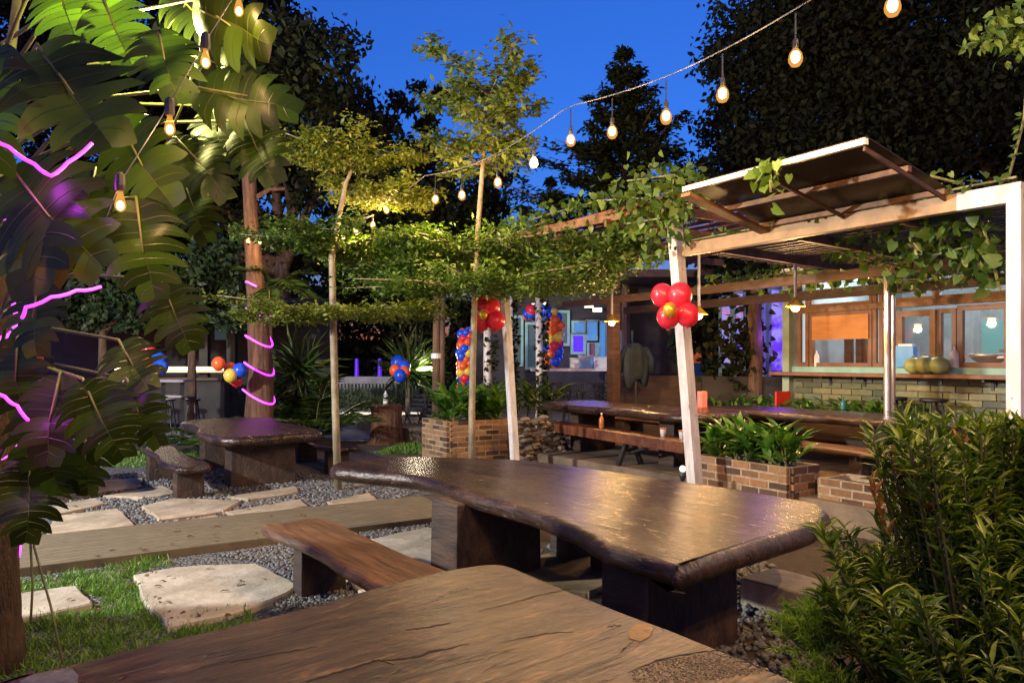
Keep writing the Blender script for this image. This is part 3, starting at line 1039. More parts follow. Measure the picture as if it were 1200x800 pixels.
def planter(label, corner, lv, wu, z1, z0=0.0, bl=.25):
    """corner = nearest corner; runs lv along V and wu along U"""
    c = Vector((corner[0], corner[1], 0))
    rt = T('brick_planter', label, 'planter', (c.x, c.y, z0), 'brick planters along the terrace edge')
    mb = MB()
    bricks(mb, c, c + V * lv, z0, z1, -U, bl)
    bricks(mb, c + U * .03, c + U * wu, z0, z1, -V, bl)
    bricks(mb, c + U * wu, c + U * wu + V * lv, z0, z1, U, bl)
    bricks(mb, c + V * lv + U * .03, c + V * lv + U * wu, z0, z1, V, bl)
    # top course laid flat
    for a, b_, nn in ((c + U * .05, c + U * .05 + V * lv, -U), (c + U * (wu - .05), c + U * (wu - .05) + V * lv, U)):
        mb2 = MB()
    mb.build('wall', M['brick'], rt, bevel=.004)
    mb = MB()
    i = -.019
    mid_ = c + U * wu / 2 + V * lv / 2
    for off, sx, sy in ((-U * (wu / 2 - i - .035), .07, lv - .03), (U * (wu / 2 - i - .035), .07, lv - .03)):
        mb.box(mid_ + off + ZUP * ((z0 + z1) / 2 - .004), (sx, sy, z1 - z0 - .008), GRID)
    for off in (-V * (lv / 2 - i - .035), V * (lv / 2 - i - .035)):
        mb.box(mid_ + off + ZUP * ((z0 + z1) / 2 - .006), (wu - .175, .07, z1 - z0 - .012), GRID)
    mb.build('mortar', M['mortar'], rt)
    mb = MB()
    mb.box(mid_ + ZUP * ((z0 + z1) / 2 - .03), (wu - .18, lv - .18, z1 - z0 - .06), GRID)
    mb.build('soil', M['soil'], rt)
    return mid_


pl1 = planter('orange brick planter with glossy leaves in front of the post with balloons, nearest the table', (2.93, 7.95), 1.35, .5, .62)
pl2 = planter('stony brick planter by the left leaning post under broad green leaves', (-.98, 11.5), .9, 1.15, .82)
c3 = T0 + U * .2 - V * 2.75
pl3 = planter('long low brick planter running behind the bushy shrub', (c3.x, c3.y), 2.66, .5, .52)
M['rubble'] = island_mat('rubble_stone', [(0, (0.05, 0.038, 0.026)), (.5, (0.13, 0.095, 0.065)), (1, (0.22, 0.17, 0.12))], .85, 30, .6)
rt = T('rubble_wall', 'low rubble stone wall at the left end of the reddish bench', 'wall', (.35, 11.6, 0))
mb = MB()
for k in range(150):
    s, zz = random.uniform(-.1, .75), random.uniform(.05, .86)
    mb.sphere(Vector((.15, 11.7, 0)) + U * s + V * random.uniform(-.05, .05) - V * .02 + ZUP * zz, (random.uniform(.06, .10), .09, random.uniform(.03, .05)), 6, 4, GRID)
mb.build('stonework', M['rubble'], rt)


def rosette(pos, n, L, W, mat, name, parent, spread=.5, lift=(0.25, 1.3), tpl=LANCE):
    """broad leaves rising from points around pos and arching outward"""
    p = np.tile(np.array(pos), (n, 1)) + RNG.normal(size=(n, 3)) * np.array([spread, spread, .04])
    a = RNG.uniform(0, 2 * math.pi, n)
    tip = np.column_stack([np.cos(a), np.sin(a), RNG.uniform(*lift, n)])
    return p, tip


def plant(label, pts, nper, L, W, mat, cat='plant', name='leafy_plant', lift=(.2, 1.4), spread=.09, group=None, tpl=LANCE, base=0):
    c = Vector(pts[0])
    rt = T(name, label, cat, c, group)
    PP, TT = [], []
    for q in pts:
        p, t = rosette(q, nper, L, W, mat, name, rt, spread, lift)
        PP.append(p)
        TT.append(t)
    PP, TT = np.concatenate(PP), np.concatenate(TT)
    n = len(PP)
    PP[:, 2] += RNG.uniform(0, L * .7, n)
    ll = L * RNG.uniform(.6, 1.15, n)
    leaves('foliage', PP, TT, np.array([0, 0, 1.0]) + RNG.normal(size=(n, 3)) * .25, ll, ll * W / L, tpl, mat, rt)
    mb = MB()
    for q in pts:
        for k in range(3):
            mb.tube([Vector(q) + ZUP * -.05, Vector(q) + Vector((random.uniform(-.08, .08), random.uniform(-.08, .08), L * .8))], [.012, .005], 5)
    mb.build('stem', M['stem'], rt)
    return rt


pts = [pl1 + V * s + U * t + ZUP * .60 for s, t in ((-.45, 0), (-.2, .08), (.05, -.06), (.3, .05), (.5, -.05), (-.02, .15))]
plant('dense glossy green foliage growing in the orange brick planter', pts, 52, .36, .095, M['leaf_planter'])
pts = [pl2 + V * s + U * t + ZUP * .80 for s, t in ((-.2, -.35), (0, 0), (.2, .3), (-.2, .35), (.2, -.3), (0, .5))]
plant('broad-leaved bright plant spilling over the stony planter', pts, 46, .46, .11, M['leaf_planter'])
pts = [pl2 + V * .4 + U * t + ZUP * .85 for t in (.9, 1.25, 1.6, 1.9)]
plant('dark fern clump between the leaning post and the black chairs', pts, 34, .45, .06, M['leaf_palm'])
for i, (s, lab) in enumerate(((-1.6, 'low leafy clump behind the pink napkin box'), (-.7, 'low leafy clump in the middle of the bed before the bar'), (.2, 'low leafy clump in the bed below the red chair'), (1.1, 'low leafy clump in the bed near the silver posts'))):
    c = A5 + D4 * (s + .8) + U * (1.5 + .1 * i)
    pts = [c + D4 * k + U * random.uniform(-.1, .1) + ZUP * (TZ + .55) for k in (-.35, -.1, .15, .4)]
    plant(lab, pts, 22, .26, .075, M['leaf_planter'], 'plant', 'leafy_plant', (.2, 1.3), .09, 'low plants in the bed before the bar')
mb = MB()
c = A5 + D4 * 1.0 + U * 1.68
mb.box(c + ZUP * (TZ + .27), (.4, 4.2, .54), GRID)
tag(mb.build('bed_kerb', M['darkwood']), 'dark timber raised bed holding the low plants before the bar', 'raised bed')

# ------------------------------------------------------------------ pergola
ps1, ps2, ps3 = Vector((0.06, 11.0, 0)), Vector((2.10, 8.5, 0)), Vector((3.83, 5.70, 0))
perg = T('pergola', 'white-posted timber pergola with vines and a smoked awning before the bar', 'pergola', ps2)


def post(p, h, lean, w=.15, mat='white', z0=0.0):
    mb = MB()
    a, b_ = Vector((p.x, p.y, z0)), Vector((p.x, p.y, h)) + V * lean
    mb.beam(a, b_, w, w, U)
    return mb.build('post', M[mat], perg, bevel=.006)


post(ps1, 3.68, .42, .105)
post(ps2, 3.68, .40, .13)
post(ps3, 3.09, 0.0, .105)
BZ = 3.02
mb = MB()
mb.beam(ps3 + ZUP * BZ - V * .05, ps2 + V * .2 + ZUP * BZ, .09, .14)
mb.build('beam', M['tan'], perg, bevel=.006)  # warm shade on this stretch is put into its colour
mb = MB()
mb.beam(ps3 + ZUP * BZ - V * .052, ps3 + V * .42 + ZUP * BZ, .096, .146)
mb.build('beam_lit_end', M['white'], perg, bevel=.006)  # lit stretch of the same beam, set apart by colour
mb = MB()
mb.beam(ps2 + V * .5 + ZUP * 3.58, ps1 + V * .7 + ZUP * 3.58, .10, .12)
mb.build('beam', M['timber'], perg, bevel=.005)
# rear posts (silver pipes) and brown timber post
rear = []
for px, d, mt, w in ((1040, 9.75, 'steel', .09), (1046.5, 9.95, 'steel', .06), (719, 13.4, 'darkwood', .17)):
    q = P(px, 422, d)
    mb = MB()
    if mt == 'steel':
        mb.tube([(q.x, q.y, TZ), (q.x, q.y, 2.84)], w / 2, 12)
    else:
        mb.beam((q.x, q.y, TZ), (q.x, q.y, 3.2), w, w, U)
    mb.build('post', M[mt], perg, smooth=False)
# rear beams
mb = MB()
mb.beam(ps3 + U * 3.85 + ZUP * 2.76 - V * 3, ps3 + U * 3.85 + V * 9 + ZUP * 2.76, .12, .14)
mb.beam(ps3 + U * 2.3 + ZUP * 2.82 - V * 3, ps3 + U * 2.3 + V * 9 + ZUP * 2.82, .10, .12)
mb.build('beam', M['darkwood'], perg)
# cross rafters of the right bay
mb = MB()
for s in (-.1, .95, 2.0, 3.0):
    mb.beam(ps3 + V * s + ZUP * 2.98 + U * .09, ps3 + V * s + U * 4.0 + ZUP * 2.86, .05, .09)
mb.build('rafter', M['slat'], perg)
# thin slats of the right bay, parallel to the beam
for t in np.arange(.16, 4.05, .125):
    mb = MB()
    mb.beam(ps3 - V * .6 + U * t + ZUP * (3.045 - .03 * t + random.uniform(-.008, .008)), ps3 + V * 3.55 + U * t + ZUP * (3.045 - .03 * t + random.uniform(-.01, .01)), .035, .04)
    mb.build('slat', M['slat'], perg)
# left bay: higher red-brown slats and rafters
for s in (.35, 1.4, 2.5, 3.35):
    mb = MB()
    mb.beam(ps2 + V * s + ZUP * 3.5 - U * .2, ps2 + V * s + U * 4.1 + ZUP * 3.5, .05, .1)
    mb.build('rafter', M['timber'], perg)
for t in np.arange(-.15, 4.0, .3):
    mb = MB()
    mb.beam(ps2 + V * .1 + U * t + ZUP * 3.64, ps2 + V * 4.3 + U * t + ZUP * 3.62, .06, .05)
    mb.build('slat', M['redwood'], perg)
# smoked awning tilting up toward the garden
aw0 = Vector((3.55, 6.1, 3.14))
awn = (-U * 1.12 + ZUP * .25)
mb = MB()
c0, c1, c2, c3 = aw0, aw0 + V * 1.85, aw0 + V * 1.85 + awn, aw0 + awn
nrm_ = (c1 - c0).cross(awn).normalized() * .004
mb.add([c0 - nrm_, c1 - nrm_, c2 - nrm_, c3 - nrm_, c0 + nrm_, c1 + nrm_, c2 + nrm_, c3 + nrm_], [(3, 2, 1, 0), (4, 5, 6, 7), (0, 1, 5, 4), (1, 2, 6, 5), (2, 3, 7, 6), (3, 0, 4, 7)])
aw = mb.build('awning', M['sheet'], perg)
dz = ZUP * -.035
for f, mt in ((1.0, 'white'), (.5, 'timber'), (.04, 'timber')):
    mb = MB()
    mb.beam(aw0 + awn * f + dz, aw0 + V * 1.85 + awn * f + dz, .045, .045)
    mb.build('awning_bar', M[mt], aw)
for s in (0.02, .93, 1.83):
    mb = MB()
    wd = .018 if s < 1.8 else .12
    mb.beam(aw0 + V * s + dz * 2.4, aw0 + V * s + awn + dz * 2.4, wd, .035, ZUP)
    mb.build('awning_rib', M['timber'] if s > 1.8 else M['darkwood'], aw)


def pendant(label, px, py, d, ztop, power):
    q = P(px, py, d)
    rt = T('pendant_lamp', label, 'lamp', q, 'dome pendant lamps under the pergola')
    mb = MB()
    mb.tube([q + ZUP * .14, Vector((q.x, q.y, ztop))], .02, 8)
    mb.build('rod', M['white'], rt)
    mb = MB()
    mb.lathe([(.02, .15), (.035, .12), (.10, .06), (.125, .03), (.12, .03), (.09, .055), (.02, .11)], q, 18)
    mb.build('shade', M['gold'], rt, smooth=True)
    mb = MB()
    mb.sphere(q + ZUP * .02, .055, 12, 8)
    mb.build('bulb', M['bulb'], rt, smooth=True)
    lamp('POINT', 'pendant_light', q - ZUP * .06, power, WARM, .05)
    return rt


pendant('lit dome pendant in front of the bar window with wooden blind', 932, 362, 9.4, 3.0, 45)
pendant('lit dome pendant hanging over the thick slab table left of balloons', 717, 379, 12.2, 3.45, 45)
pendant('lit dome pendant on a white rod just right of the red balloons', 819, 371, 10.4, 3.4, 40)


# ------------------------------------------------------------------ balloons
def balloon(mb, c, r, M_=None):
    mb.sphere(c, (r, r, r * 1.1), 20, 14, M_)
    c = Vector(c)
    mb.tube([c - ZUP * r * 1.08, c - ZUP * r * 1.2], [r * .06, r * .14], 7)


def cluster(label, items, group='balloon decorations'):
    c = items[0][0]
    rt = T('balloon_cluster', label, 'balloons', c, group)
    for p, r, mt in items:
        mb = MB()
        balloon(mb, p, r)
        mb.build('balloon', M[mt], rt, smooth=True)
    return rt


cluster('large cluster of red balloons with a gold centre on the right leaning post',
        [(P(776, 346, 8.45), .125, 'red'), (P(797, 346, 8.3), .135, 'red'), (P(783, 371, 8.3), .125, 'red'), (P(806, 369, 8.25), .125, 'red'), (P(785, 363, 8.12), .075, 'gold')])
cluster('red balloons with a gold centre on top of the left leaning post',
        [(P(574, 360, 10.7), .15, 'red'), (P(564, 377, 10.6), .125, 'red'), (P(581, 376, 10.5), .13, 'red'), (P(566, 369, 10.42), .07, 'gold'), (P(566, 357, 10.9), .12, 'red')])
cluster('small blue and orange balloon bunch beside the spiky palm',
        [(P(466, 425, 17), .16, 'blueb'), (P(474, 430, 16.9), .14, 'blueb'), (P(463, 434, 16.8), .13, 'orangeb'), (P(474, 436, 16.7), .13, 'orangeb'), (P(469, 440, 16.6), .14, 'blueb')])
cluster('balloon bunch in orange, yellow, blue and purple at the glowing trunk',
        [(P(256, 426, 13.8), .12, 'orangeb'), (P(270, 440, 13.7), .12, 'yellowb'), (P(281, 434, 13.8), .13, 'blueb'), (P(277, 446, 13.9), .11, 'red'), (P(270, 432, 14.1), .12, 'orangeb')])
cluster('half hidden blue and red balloons in front of the lit counter',
        [(P(186, 421, 14), .13, 'blueb'), (P(174, 410, 14.1), .12, 'red'), (P(190, 430, 13.9), .11, 'blueb'), (P(172, 427, 14.1), .13, 'orangeb'), (P(182, 433, 14.0), .1, 'yellowb')])


def balloon_column(label, pts, r, n):
    rt = T('balloon_column', label, 'balloons', pts[0], 'balloon decorations')
    cols = ['blueb', 'orangeb', 'yellowb', 'blueb', 'red', 'blueb', 'orangeb']
    pts = [Vector(p) for p in pts]
    for k in range(n):
        f = k / (n - 1) * (len(pts) - 1)
        i = min(int(f), len(pts) - 2)
        p = pts[i].lerp(pts[i + 1], f - i)
        a = k * 2.4
        mb = MB()
        balloon(mb, p + Vector((math.cos(a) * r * 1.1, math.sin(a) * r * .8, random.uniform(-.03, .03))), r * random.uniform(.75, 1.15))
        mb.build('balloon', M[cols[(k // 2 + k % 3) % len(cols)]], rt, smooth=True)


balloon_column('upright column of blue, orange and yellow balloons left of the left leaning post', [P(546, 386, 17.5), P(545, 420, 17.5), P(545, 452, 17.5)], .105, 44)
balloon_column('curving arch leg of blue and orange balloons before the teal windows', [P(620, 372, 18), P(628, 362, 18), P(645, 366, 18), P(651, 385, 18), P(649, 405, 18), P(648, 426, 18)], .12, 46)


# ------------------------------------------------------------------ string lights
def string(label, pts, bulbs, drop, power, off=(), wirer=.005, bulbr=.046):
    rt = T('string_lights', label, 'string lights', pts[0], 'strings of warm bulbs')
    mb = MB()
    mb.tube(pts, wirer, 6)
    mb.build('wire', M['wire'], rt)
    for k, q in enumerate(bulbs):
        q = Vector(q)
        mb = MB()
        lit = k not in off
        mb.lathe([(.006, -bulbr * 1.75), (bulbr * .62, -bulbr * 1.55), (bulbr * .95, -bulbr * 1.0), (bulbr, -bulbr * .5), (bulbr * .85, .2 * bulbr), (bulbr * .45, .035), (.014, .045)], q, 14)
        b_ = mb.build('bulb', M['amber'] if lit else M['bulboff'], rt, smooth=True)  # lit bulbs take the painted halo shell
        if lit:
            mb = MB()
            mb.sphere(q + ZUP * -.012, (bulbr * .66, bulbr * .66, bulbr * .85), 10, 7)
            mb.build('filament', M['bulb'], b_, smooth=True)
        mb = MB()
        mb.lathe([(.017, .04), (.019, .06), (.017, .10), (.006, .11)], q, 10)
        if drop > .01:
            mb.tube([q + ZUP * .1, q + ZUP * (.1 + drop)], .006, 6)
        mb.build('socket', M['black'], b_)
        if lit and power > 0:
            lamp('POINT', 'bulb_light', q - ZUP * (bulbr * 1.9 + .02), power, WARM, .02)
    return rt


S0 = Vector((1.85, 4.9, 0))


def strand(s):
    return S0 + V * s + ZUP * (4.12 - .14 * math.sin(math.pi * (((s + .6) % 3.1) / 3.1)))


sb = [-1.35, -.66, 0, .62, 1.2, 1.86, 2.46, 3.08, 3.78, 4.6, 5.3]
bul = [strand(s) + ZUP * -.30 for s in sb]
string('main string of warm drop bulbs running from upper right to the small tree', [strand(s) for s in np.arange(-4.0, 6.6, .2)], bul, .17, 21, off=(7,))
bb = [P(x, y, d) for x, y, d in ((453, 245, 11.0), (417, 268, 10.0), (437, 262, 11.2), (402, 277, 12.0))]
string('short string of small bulbs woven through the yellow-green tree tiers', [strand(6.5)] + [p + ZUP * .12 for p in bb] + [P(330, 268, 13.4)], bb, 0, 16, (), .006, .042)
bb = [P(x, y, 13.6) for x, y in ((291, 281), (304, 282), (319, 281), (332, 279))]
string('row of four bulbs at the big reddish trunk', [P(280, 272, 13.6)] + [p + ZUP * .12 for p in bb] + [P(345, 270, 13.6)], bb, 0, 8, (), .005, .046)
bb = [P(x, y, d) for x, y, d in ((280, 10, 3.15), (241, 70, 3.0), (199, 148, 2.85), (141, 237, 2.75))]
string('string of bulbs sloping down through the split-leaf plant', [P(305, -60, 3.2), P(292, -40, 3.18)] + [p + ZUP * (.085 - .012 * (k_ % 2)) for k_, p in enumerate(bb)] + [P(120, 268, 3.1), P(95, 300, 3.4)], bb, 0, 1.6, (), .0025, .020)

# ------------------------------------------------------------------ bar building
B0 = Vector((4.77, 12.0, 0))


def W(s, t, z):
    return B0 - V * s + U * t + ZUP * z


def S(px):
    k = (px - 600) / FOC
    return (12 * k - 4.77) / (.53 + .848 * k)


bar = T('bar_building', 'open-fronted bar with timber windows and green brick counter wall on the right', 'bar', W(0, 0, TZ))
sL, sR = S(932), 4.6
mb = MB()
bricks(mb, W(sL, 0, 0), W(sR, 0, 0), TZ, 1.50, -U, .34, .095, .06, .014)
mb.build('counter_wall', M['barbrick'], bar)
mb = MB()
mb.box((W(sL, .05, 0) + W(sR, .05, 0)) / 2 + ZUP * ((TZ + 1.5) / 2), (.06, sR - sL, 1.2), GRID)
mb.build('wall_core', M['mortar'], bar)
mb = MB()
mb.beam(W(sL - .25, -.16, 1.535), W(sR, -.16, 1.535), .36, .055)
led = mb.build('counter_ledge', M['frame'], bar, bevel=.006)
for s in (S(975), S(1015), S(1165)):
    mb = MB()
    mb.beam(W(s, -.03, 1.5), W(s, -.03, 1.36), .04, .03, U)
    mb.beam(W(s, -.04, 1.49), W(s, -.28, 1.49), .03, .03)
    mb.build('bracket', M['black'], led)
mb = MB()
mb.beam(W(sL - .12, .02, 1.605), W(sR, .02, 1.605), .12, .085)
mb.build('sill', M['teal'], bar)
mb = MB()
mb.beam(W(S(926), -.05, TZ), W(S(926), -.05, 3.2), .13, .13, U)
mb.build('corner_post', M['sage'], bar)
WZ0, WZ1, WZ2 = 1.65, 2.50, 3.05


def wframe(a, b_, z0, z1, name='window_frame', w=.06, mat='frame', pane='glass'):
    mb = MB()
    mb.beam(W(a, 0, z0 + w / 2), W(b_, 0, z0 + w / 2), .07, w)
    mb.beam(W(a, 0, z1 - w / 2), W(b_, 0, z1 - w / 2), .07, w)
    mb.box((W(a + w / 2, 0, (z0 + z1) / 2)), (.07, w, z1 - z0 - 2 * w), GRID)
    mb.box((W(b_ - w / 2, 0, (z0 + z1) / 2)), (.07, w, z1 - z0 - 2 * w), GRID)
    f = mb.build(name, M[mat], bar)
    if pane:
        mb = MB()
        mb.box((W((a + b_) / 2, .0, (z0 + z1) / 2)), (.008, b_ - a - 2 * w, z1 - z0 - 2 * w), GRID)
        mb.build('pane', M[pane], f)
    return f


wframe(S(936), S(949), WZ0, WZ2, pane=None)
mb = MB()
mb.box(W((S(938) + S(948)) / 2, .03, (WZ0 + WZ2) / 2), (.03, S(948) - S(938) - .02, WZ2 - WZ0 - .14), GRID)
mb.build('side_panel', M['palepanel'], bar)
w1 = wframe(S(950), S(1023), WZ0, WZ1)
M['blind'] = rough_mat('orange_wood_blind', (0.40, 0.14, 0.02), (0.52, 0.20, 0.035), 3, .45, .1, 0, (1, 1, 5))
mb = MB()
mb.box(W((S(954) + S(1020)) / 2, -.045, 2.255), (.02, S(1020) - S(954), .37), GRID)
mb.build('wooden_blind', M['blind'], bar)
wframe(S(1024), S(1036), WZ0, WZ2, pane=None)
mb = MB()
mb.box(W((S(1025) + S(1035)) / 2, .03, (WZ0 + WZ2) / 2), (.03, S(1035) - S(1025) - .03, WZ2 - WZ0 - .14), GRID)
mb.build('side_panel', M['palepanel'], bar)
wframe(S(1052), S(1098), WZ0, WZ1 - .05, w=.085)
wframe(S(1099), S(1122), WZ0, WZ1 - .05, w=.06)
wframe(S(1123), S(1185), WZ0, WZ1 - .02, w=.07)
wframe(S(1186), sR, WZ0, WZ1 - .02, w=.07)
mb = MB()
mb.beam(W(sL, -.03, WZ1 + .045), W(sR, -.03, WZ1 + .045), .12, .09)
mb.build('transom', M['timber'], bar)
for a, b_ in ((S(950), S(1023)), (S(1037), S(1098)), (S(1099), sR)):
    wframe(a, b_, WZ1 + .095, WZ2, w=.04)
mb = MB()
mb.beam(W(sL - .3, -.05, WZ2 + .09), W(sR, -.05, WZ2 + .09), .14, .16)
mb.build('fascia', M['darkwood'], bar)
# interior: floor, back wall, ceiling, shelves
mb = MB()
mb.box((W(sL, 3.0, 1.7) + W(sR, 3.0, 1.7)) / 2, (.08, sR - sL, 2.9), GRID)
mb.box(W(sL, 1.5, 1.7), (3.0, .08, 2.9), GRID)
M['inner'] = rough_mat('pale_inner_wall', (0.10, 0.125, 0.135), (0.18, 0.21, 0.22), 3, .6, .1)
mb.build('back_wall', M['inner'], bar)
mb = MB()
mb.box((W(sL, 1.4, 3.2) + W(sR, 1.4, 3.2)) / 2, (3.3, sR - sL + .4, .05), GRID)
M['ceil'] = rough_mat('white_ceiling', (0.62, 0.62, 0.6), (0.72, 0.72, 0.7), 3, .7, .05)
mb.build('ceiling', M['ceil'], bar)
M['tube'] = emit_mat('fluorescent_tube', (0.85, 0.95, 1.0), 3.0)
for s, t in ((.3, 1.2), (1.5, .9), (2.6, 1.4)):
    mb = MB()
    mb.beam(W(s - .35, t, 3.12), W(s + .35, t, 3.12), .05, .05)
    mb.build('tube_light', M['tube'], bar)
    lamp('POINT', 'tube_point', W(s, t, 3.0), 26, (.85, .95, 1.0), .1)
M['tealboard'] = emit_mat('lit_menu_screen', (0.05, 0.35, 0.33), 0.12, (0.03, .12, .12))
mb = MB()
mb.box(W(S(1075), 2.9, 2.1), (.05, 1.1, .6), GRID)
mb.build('menu_screen', M['tealboard'], bar)
mb = MB()
for z in (1.35, 1.9):
    mb.box(W(2.7, 2.7, z), (.3, 2.2, .04), GRID)
mb.build('shelf', M['darkwood'], bar)
mb = MB()
mb.box(W(1.0, 2.4, 1.15), (.7, 1.6, .1), GRID)
mb.box(W(1.0, 2.4, .7), (.6, 1.5, .8), GRID)
mb.build('work_counter', M['steel'], bar)
# dark verticals seen behind the blind
mb = MB()
for px, w in ((962, .12), (975, .10), (988, .2), (1001, .1), (1012, .12)):
    mb.box(W(S(px) - .05, .8, 1.75), (.08, w, 1.5), GRID)
mb.build('inner_door_frame', M['darkwood'], bar)


def bottle(label, base, h, r, mat, cap, group=None, cat='bottle', name='bottle'):
    rt = T(name, label, cat, base, group)
    mb = MB()
    mb.lathe([(r * .95, 0), (r, .01), (r, h * .58), (r * .75, h * .70), (r * .32, h * .80), (r * .30, h * .93)], base, 12)
    mb.build('body', mat, rt, smooth=True)
    mb = MB()
    mb.lathe([(r * .36, h * .925), (r * .38, h * .94), (r * .38, h), (r * .2, h * 1.005)], base, 10)
    mb.build('cap', cap, rt, smooth=True)
    return rt


M['bluepl'] = rough_mat('pale_blue_plastic', (0.08, 0.28, 0.62), (0.14, 0.38, 0.70), 5, .25, 0)
M['whitepl'] = rough_mat('white_plastic', (0.65, 0.66, 0.66), (0.75, 0.76, 0.76), 5, .35, 0)
M['brownpl'] = rough_mat('brown_sauce', (0.30, 0.09, 0.02), (0.42, 0.15, 0.03), 5, .25, 0)
bottle('white spray bottle on the bar sill under the wooden blind', W(S(957), -.0, 1.65), .27, .04, M['whitepl'], M['bluepl'])
bottle('white and blue pump bottle on the bar sill right of the coconuts', W(S(1120), -.02, 1.65), .30, .065, M['whitepl'], M['bluepl'])
rt = T('drink_crate', 'pale blue drink crate standing on the bar sill', 'crate', W(S(1063), -.03, 1.65))
mb = MB()
mb.box(W(S(1063), -.03, 1.65 + .15), (.12, .28, .30), GRID)
mb.build('body', M['bluepl'], rt, bevel=.01)
mb = MB()
mb.beam(W(S(1063) - .1, -.03, 1.965), W(S(1063) + .1, -.03, 1.965), .05, .03)
mb.build('handle', M['whitepl'], rt)
rt = T('sink_tap', 'shallow steel basin standing inside the dark bar window', 'basin', W(S(1148), .25, 1.80))
mb = MB()
mb.lathe([(.10, -.10), (.22, -.02), (.25, .03), (.24, .035), (.2, .0), (.09, -.07)], W(S(1148), .25, 1.80), 18)
mb.build('bowl', M['steel'], rt, smooth=True)
mb = MB()
mb.beam(W(S(1125), .25, 1.79), W(S(1180), .25, 1.79), .3, .03)
mb.build('stand', M['whitepl'], rt)
for k in range(11):
    h_ = (.20, .26, .16)[k % 3]
    bottle('bottle on the back shelf seen through the bar windows', W(1.75 + .17 * k, 2.62, (1.37, 1.92)[k % 2]), h_, .045, M[('whitepl', 'brownpl', 'bluepl', 'teal')[k % 4]], M['black'], 'bottles on the bar back shelves')
for k in range(6):
    q = W(.62 + .2 * k, 2.2 - .04 * (k % 2), 1.2)
    rt = T('stacked_cups', 'pale stack of cups on the work counter inside the bar', 'cups', q, 'cup stacks inside the bar')
    mb = MB()
    mb.lathe([(.04, 0), (.05, .10), (.047, .105), (.052, .16), (.049, .165), (.054, .24 + .03 * (k % 3)), (.045, .25 + .03 * (k % 3))], q, 12)
    mb.build('cups', M['whitepl'], rt, smooth=True)
M['coco'] = rough_mat('green_coconut', (0.20, 0.25, 0.07), (0.36, 0.40, 0.16), 4, .45, .1)
for px, r, lab in ((1079, .125, 'leftmost green coconut on the bar ledge'), (1093, .135, 'middle green coconut on the bar ledge, roundest of three'), (1109, .13, 'green coconut on the ledge next to the pump bottle')):
    rt = T('coconut', lab, 'coconut', W(S(px), -.17, 1.563), 'green coconuts on the bar ledge')
    mb = MB()
    mb.sphere(W(S(px), -.17, 1.563 + r * .92), (r, r * 1.08, r * .94), 16, 11)
    mb.build('husk', M['coco'], rt, smooth=True)
    mb = MB()
    mb.lathe([(.03, 0), (.026, .015), (.01, .02)], W(S(px), -.17, 1.563 + r * 1.83), 8)
    mb.build('stalk', M['darkwood'], rt)


def stool(label, p, h, z0, group, mat='black'):
    rt = T('bar_stool', label, 'stool', (p.x, p.y, z0), group)
    mb = MB()
    mb.lathe([(.15, h - .05), (.17, h - .03), (.17, h - .01), (.15, h)], (p.x, p.y, z0), 16)
    mb.build('seat', M[mat], rt, smooth=True)
    for k in range(4):
        a = math.pi / 4 + k * math.pi / 2
        mb = MB()
        mb.tube([(p.x + .10 * math.cos(a), p.y + .10 * math.sin(a), z0 + h - .04), (p.x + .2 * math.cos(a), p.y + .2 * math.sin(a), z0)], .018, 6)
        mb.build('leg', M[mat], rt)
    mb = MB()
    mb.tube([(p.x + .165 * math.cos(a), p.y + .165 * math.sin(a), z0 + .28) for a in np.linspace(0, 2 * math.pi, 17)], .01, 5)
    mb.build('footrest', M[mat], rt)


q = W(S(1072), -.5, 0)
stool('black bar stool below the coconuts, nearer the silver posts', q, .95, TZ, 'black stools at the bar')
q = W(S(1118), -.5, 0)
stool('black bar stool below the pump bottle, behind the shrub tips', q, .95, TZ, 'black stools at the bar')
# red chair
q = W(S(943), -.28, 0)
M['redpl'] = rough_mat('red_plastic', (0.55, 0.02, 0.015), (0.65, 0.03, 0.02), 4, .35, 0)
rt = T('plastic_chair', 'small red plastic chair at the left end of the green brick wall', 'chair', (q.x, q.y, TZ))
mb = MB()
mb.box((q.x, q.y, TZ + .62), (.4, .4, .04), GRID)
mb.build('seat', M['redpl'], rt, bevel=.01)
mb = MB()
mb.beam(q + V * .2 + U * -.18 + ZUP * (TZ + .82), q + V * .2 + U * .18 + ZUP * (TZ + .82), .03, .26)
mb.build('backrest', M['redpl'], rt, bevel=.01)
for su in (-.17, .17):
    for sv in (-.17, .17):
        mb = MB()
        mb.beam(q + U * su + V * sv + ZUP * (TZ + .6), q + U * su * 1.2 + V * sv * 1.2 + ZUP * TZ, .04, .04, U)
        mb.build('leg', M['redpl'], rt)
bottle('small teal bottle standing among plants left of the silver posts', P(988, 480, 10.6), .17, .035, rough_mat('teal_glass', (.02, .12, .14), (.04, .18, .2), 4, .15, 0), M['black'])

# ------------------------------------------------------------------ lit backdrop panels left of the bar, dark half wall
M['violet'] = emit_mat('violet_lit_cloth', (0.16, 0.03, 1.0), .4, (.4, .3, .8))
m, nt, b = base_mat('violet_white_cloth')
n = noise(nt, coord(nt), 3.2, 2, .5)
c = ramp(nt, n, [(0.45, (0.13, 0.03, 1.0)), (0.55, (0.40, 0.34, 1.0))])
nt.links.new(c, b.inputs['Emission Color'])
b.inputs['Emission Strength'].default_value = .24
b.inputs['Base Color'].default_value = (.1, .08, .2, 1)
M['violet_mix'] = m
m, nt, b = base_mat('pink_blue_screen')
n = noise(nt, coord(nt), 4.5, 3, .6)
c = ramp(nt, n, [(0.35, (0.08, 0.05, 1.0)), (0.5, (0.4, 0.42, 1.0)), (0.62, (1.0, 0.08, 0.2))])
nt.links.new(c, b.inputs['Emission Color'])
b.inputs['Emission Strength'].default_value = .22
b.inputs['Base Color'].default_value = (.1, .08, .2, 1)
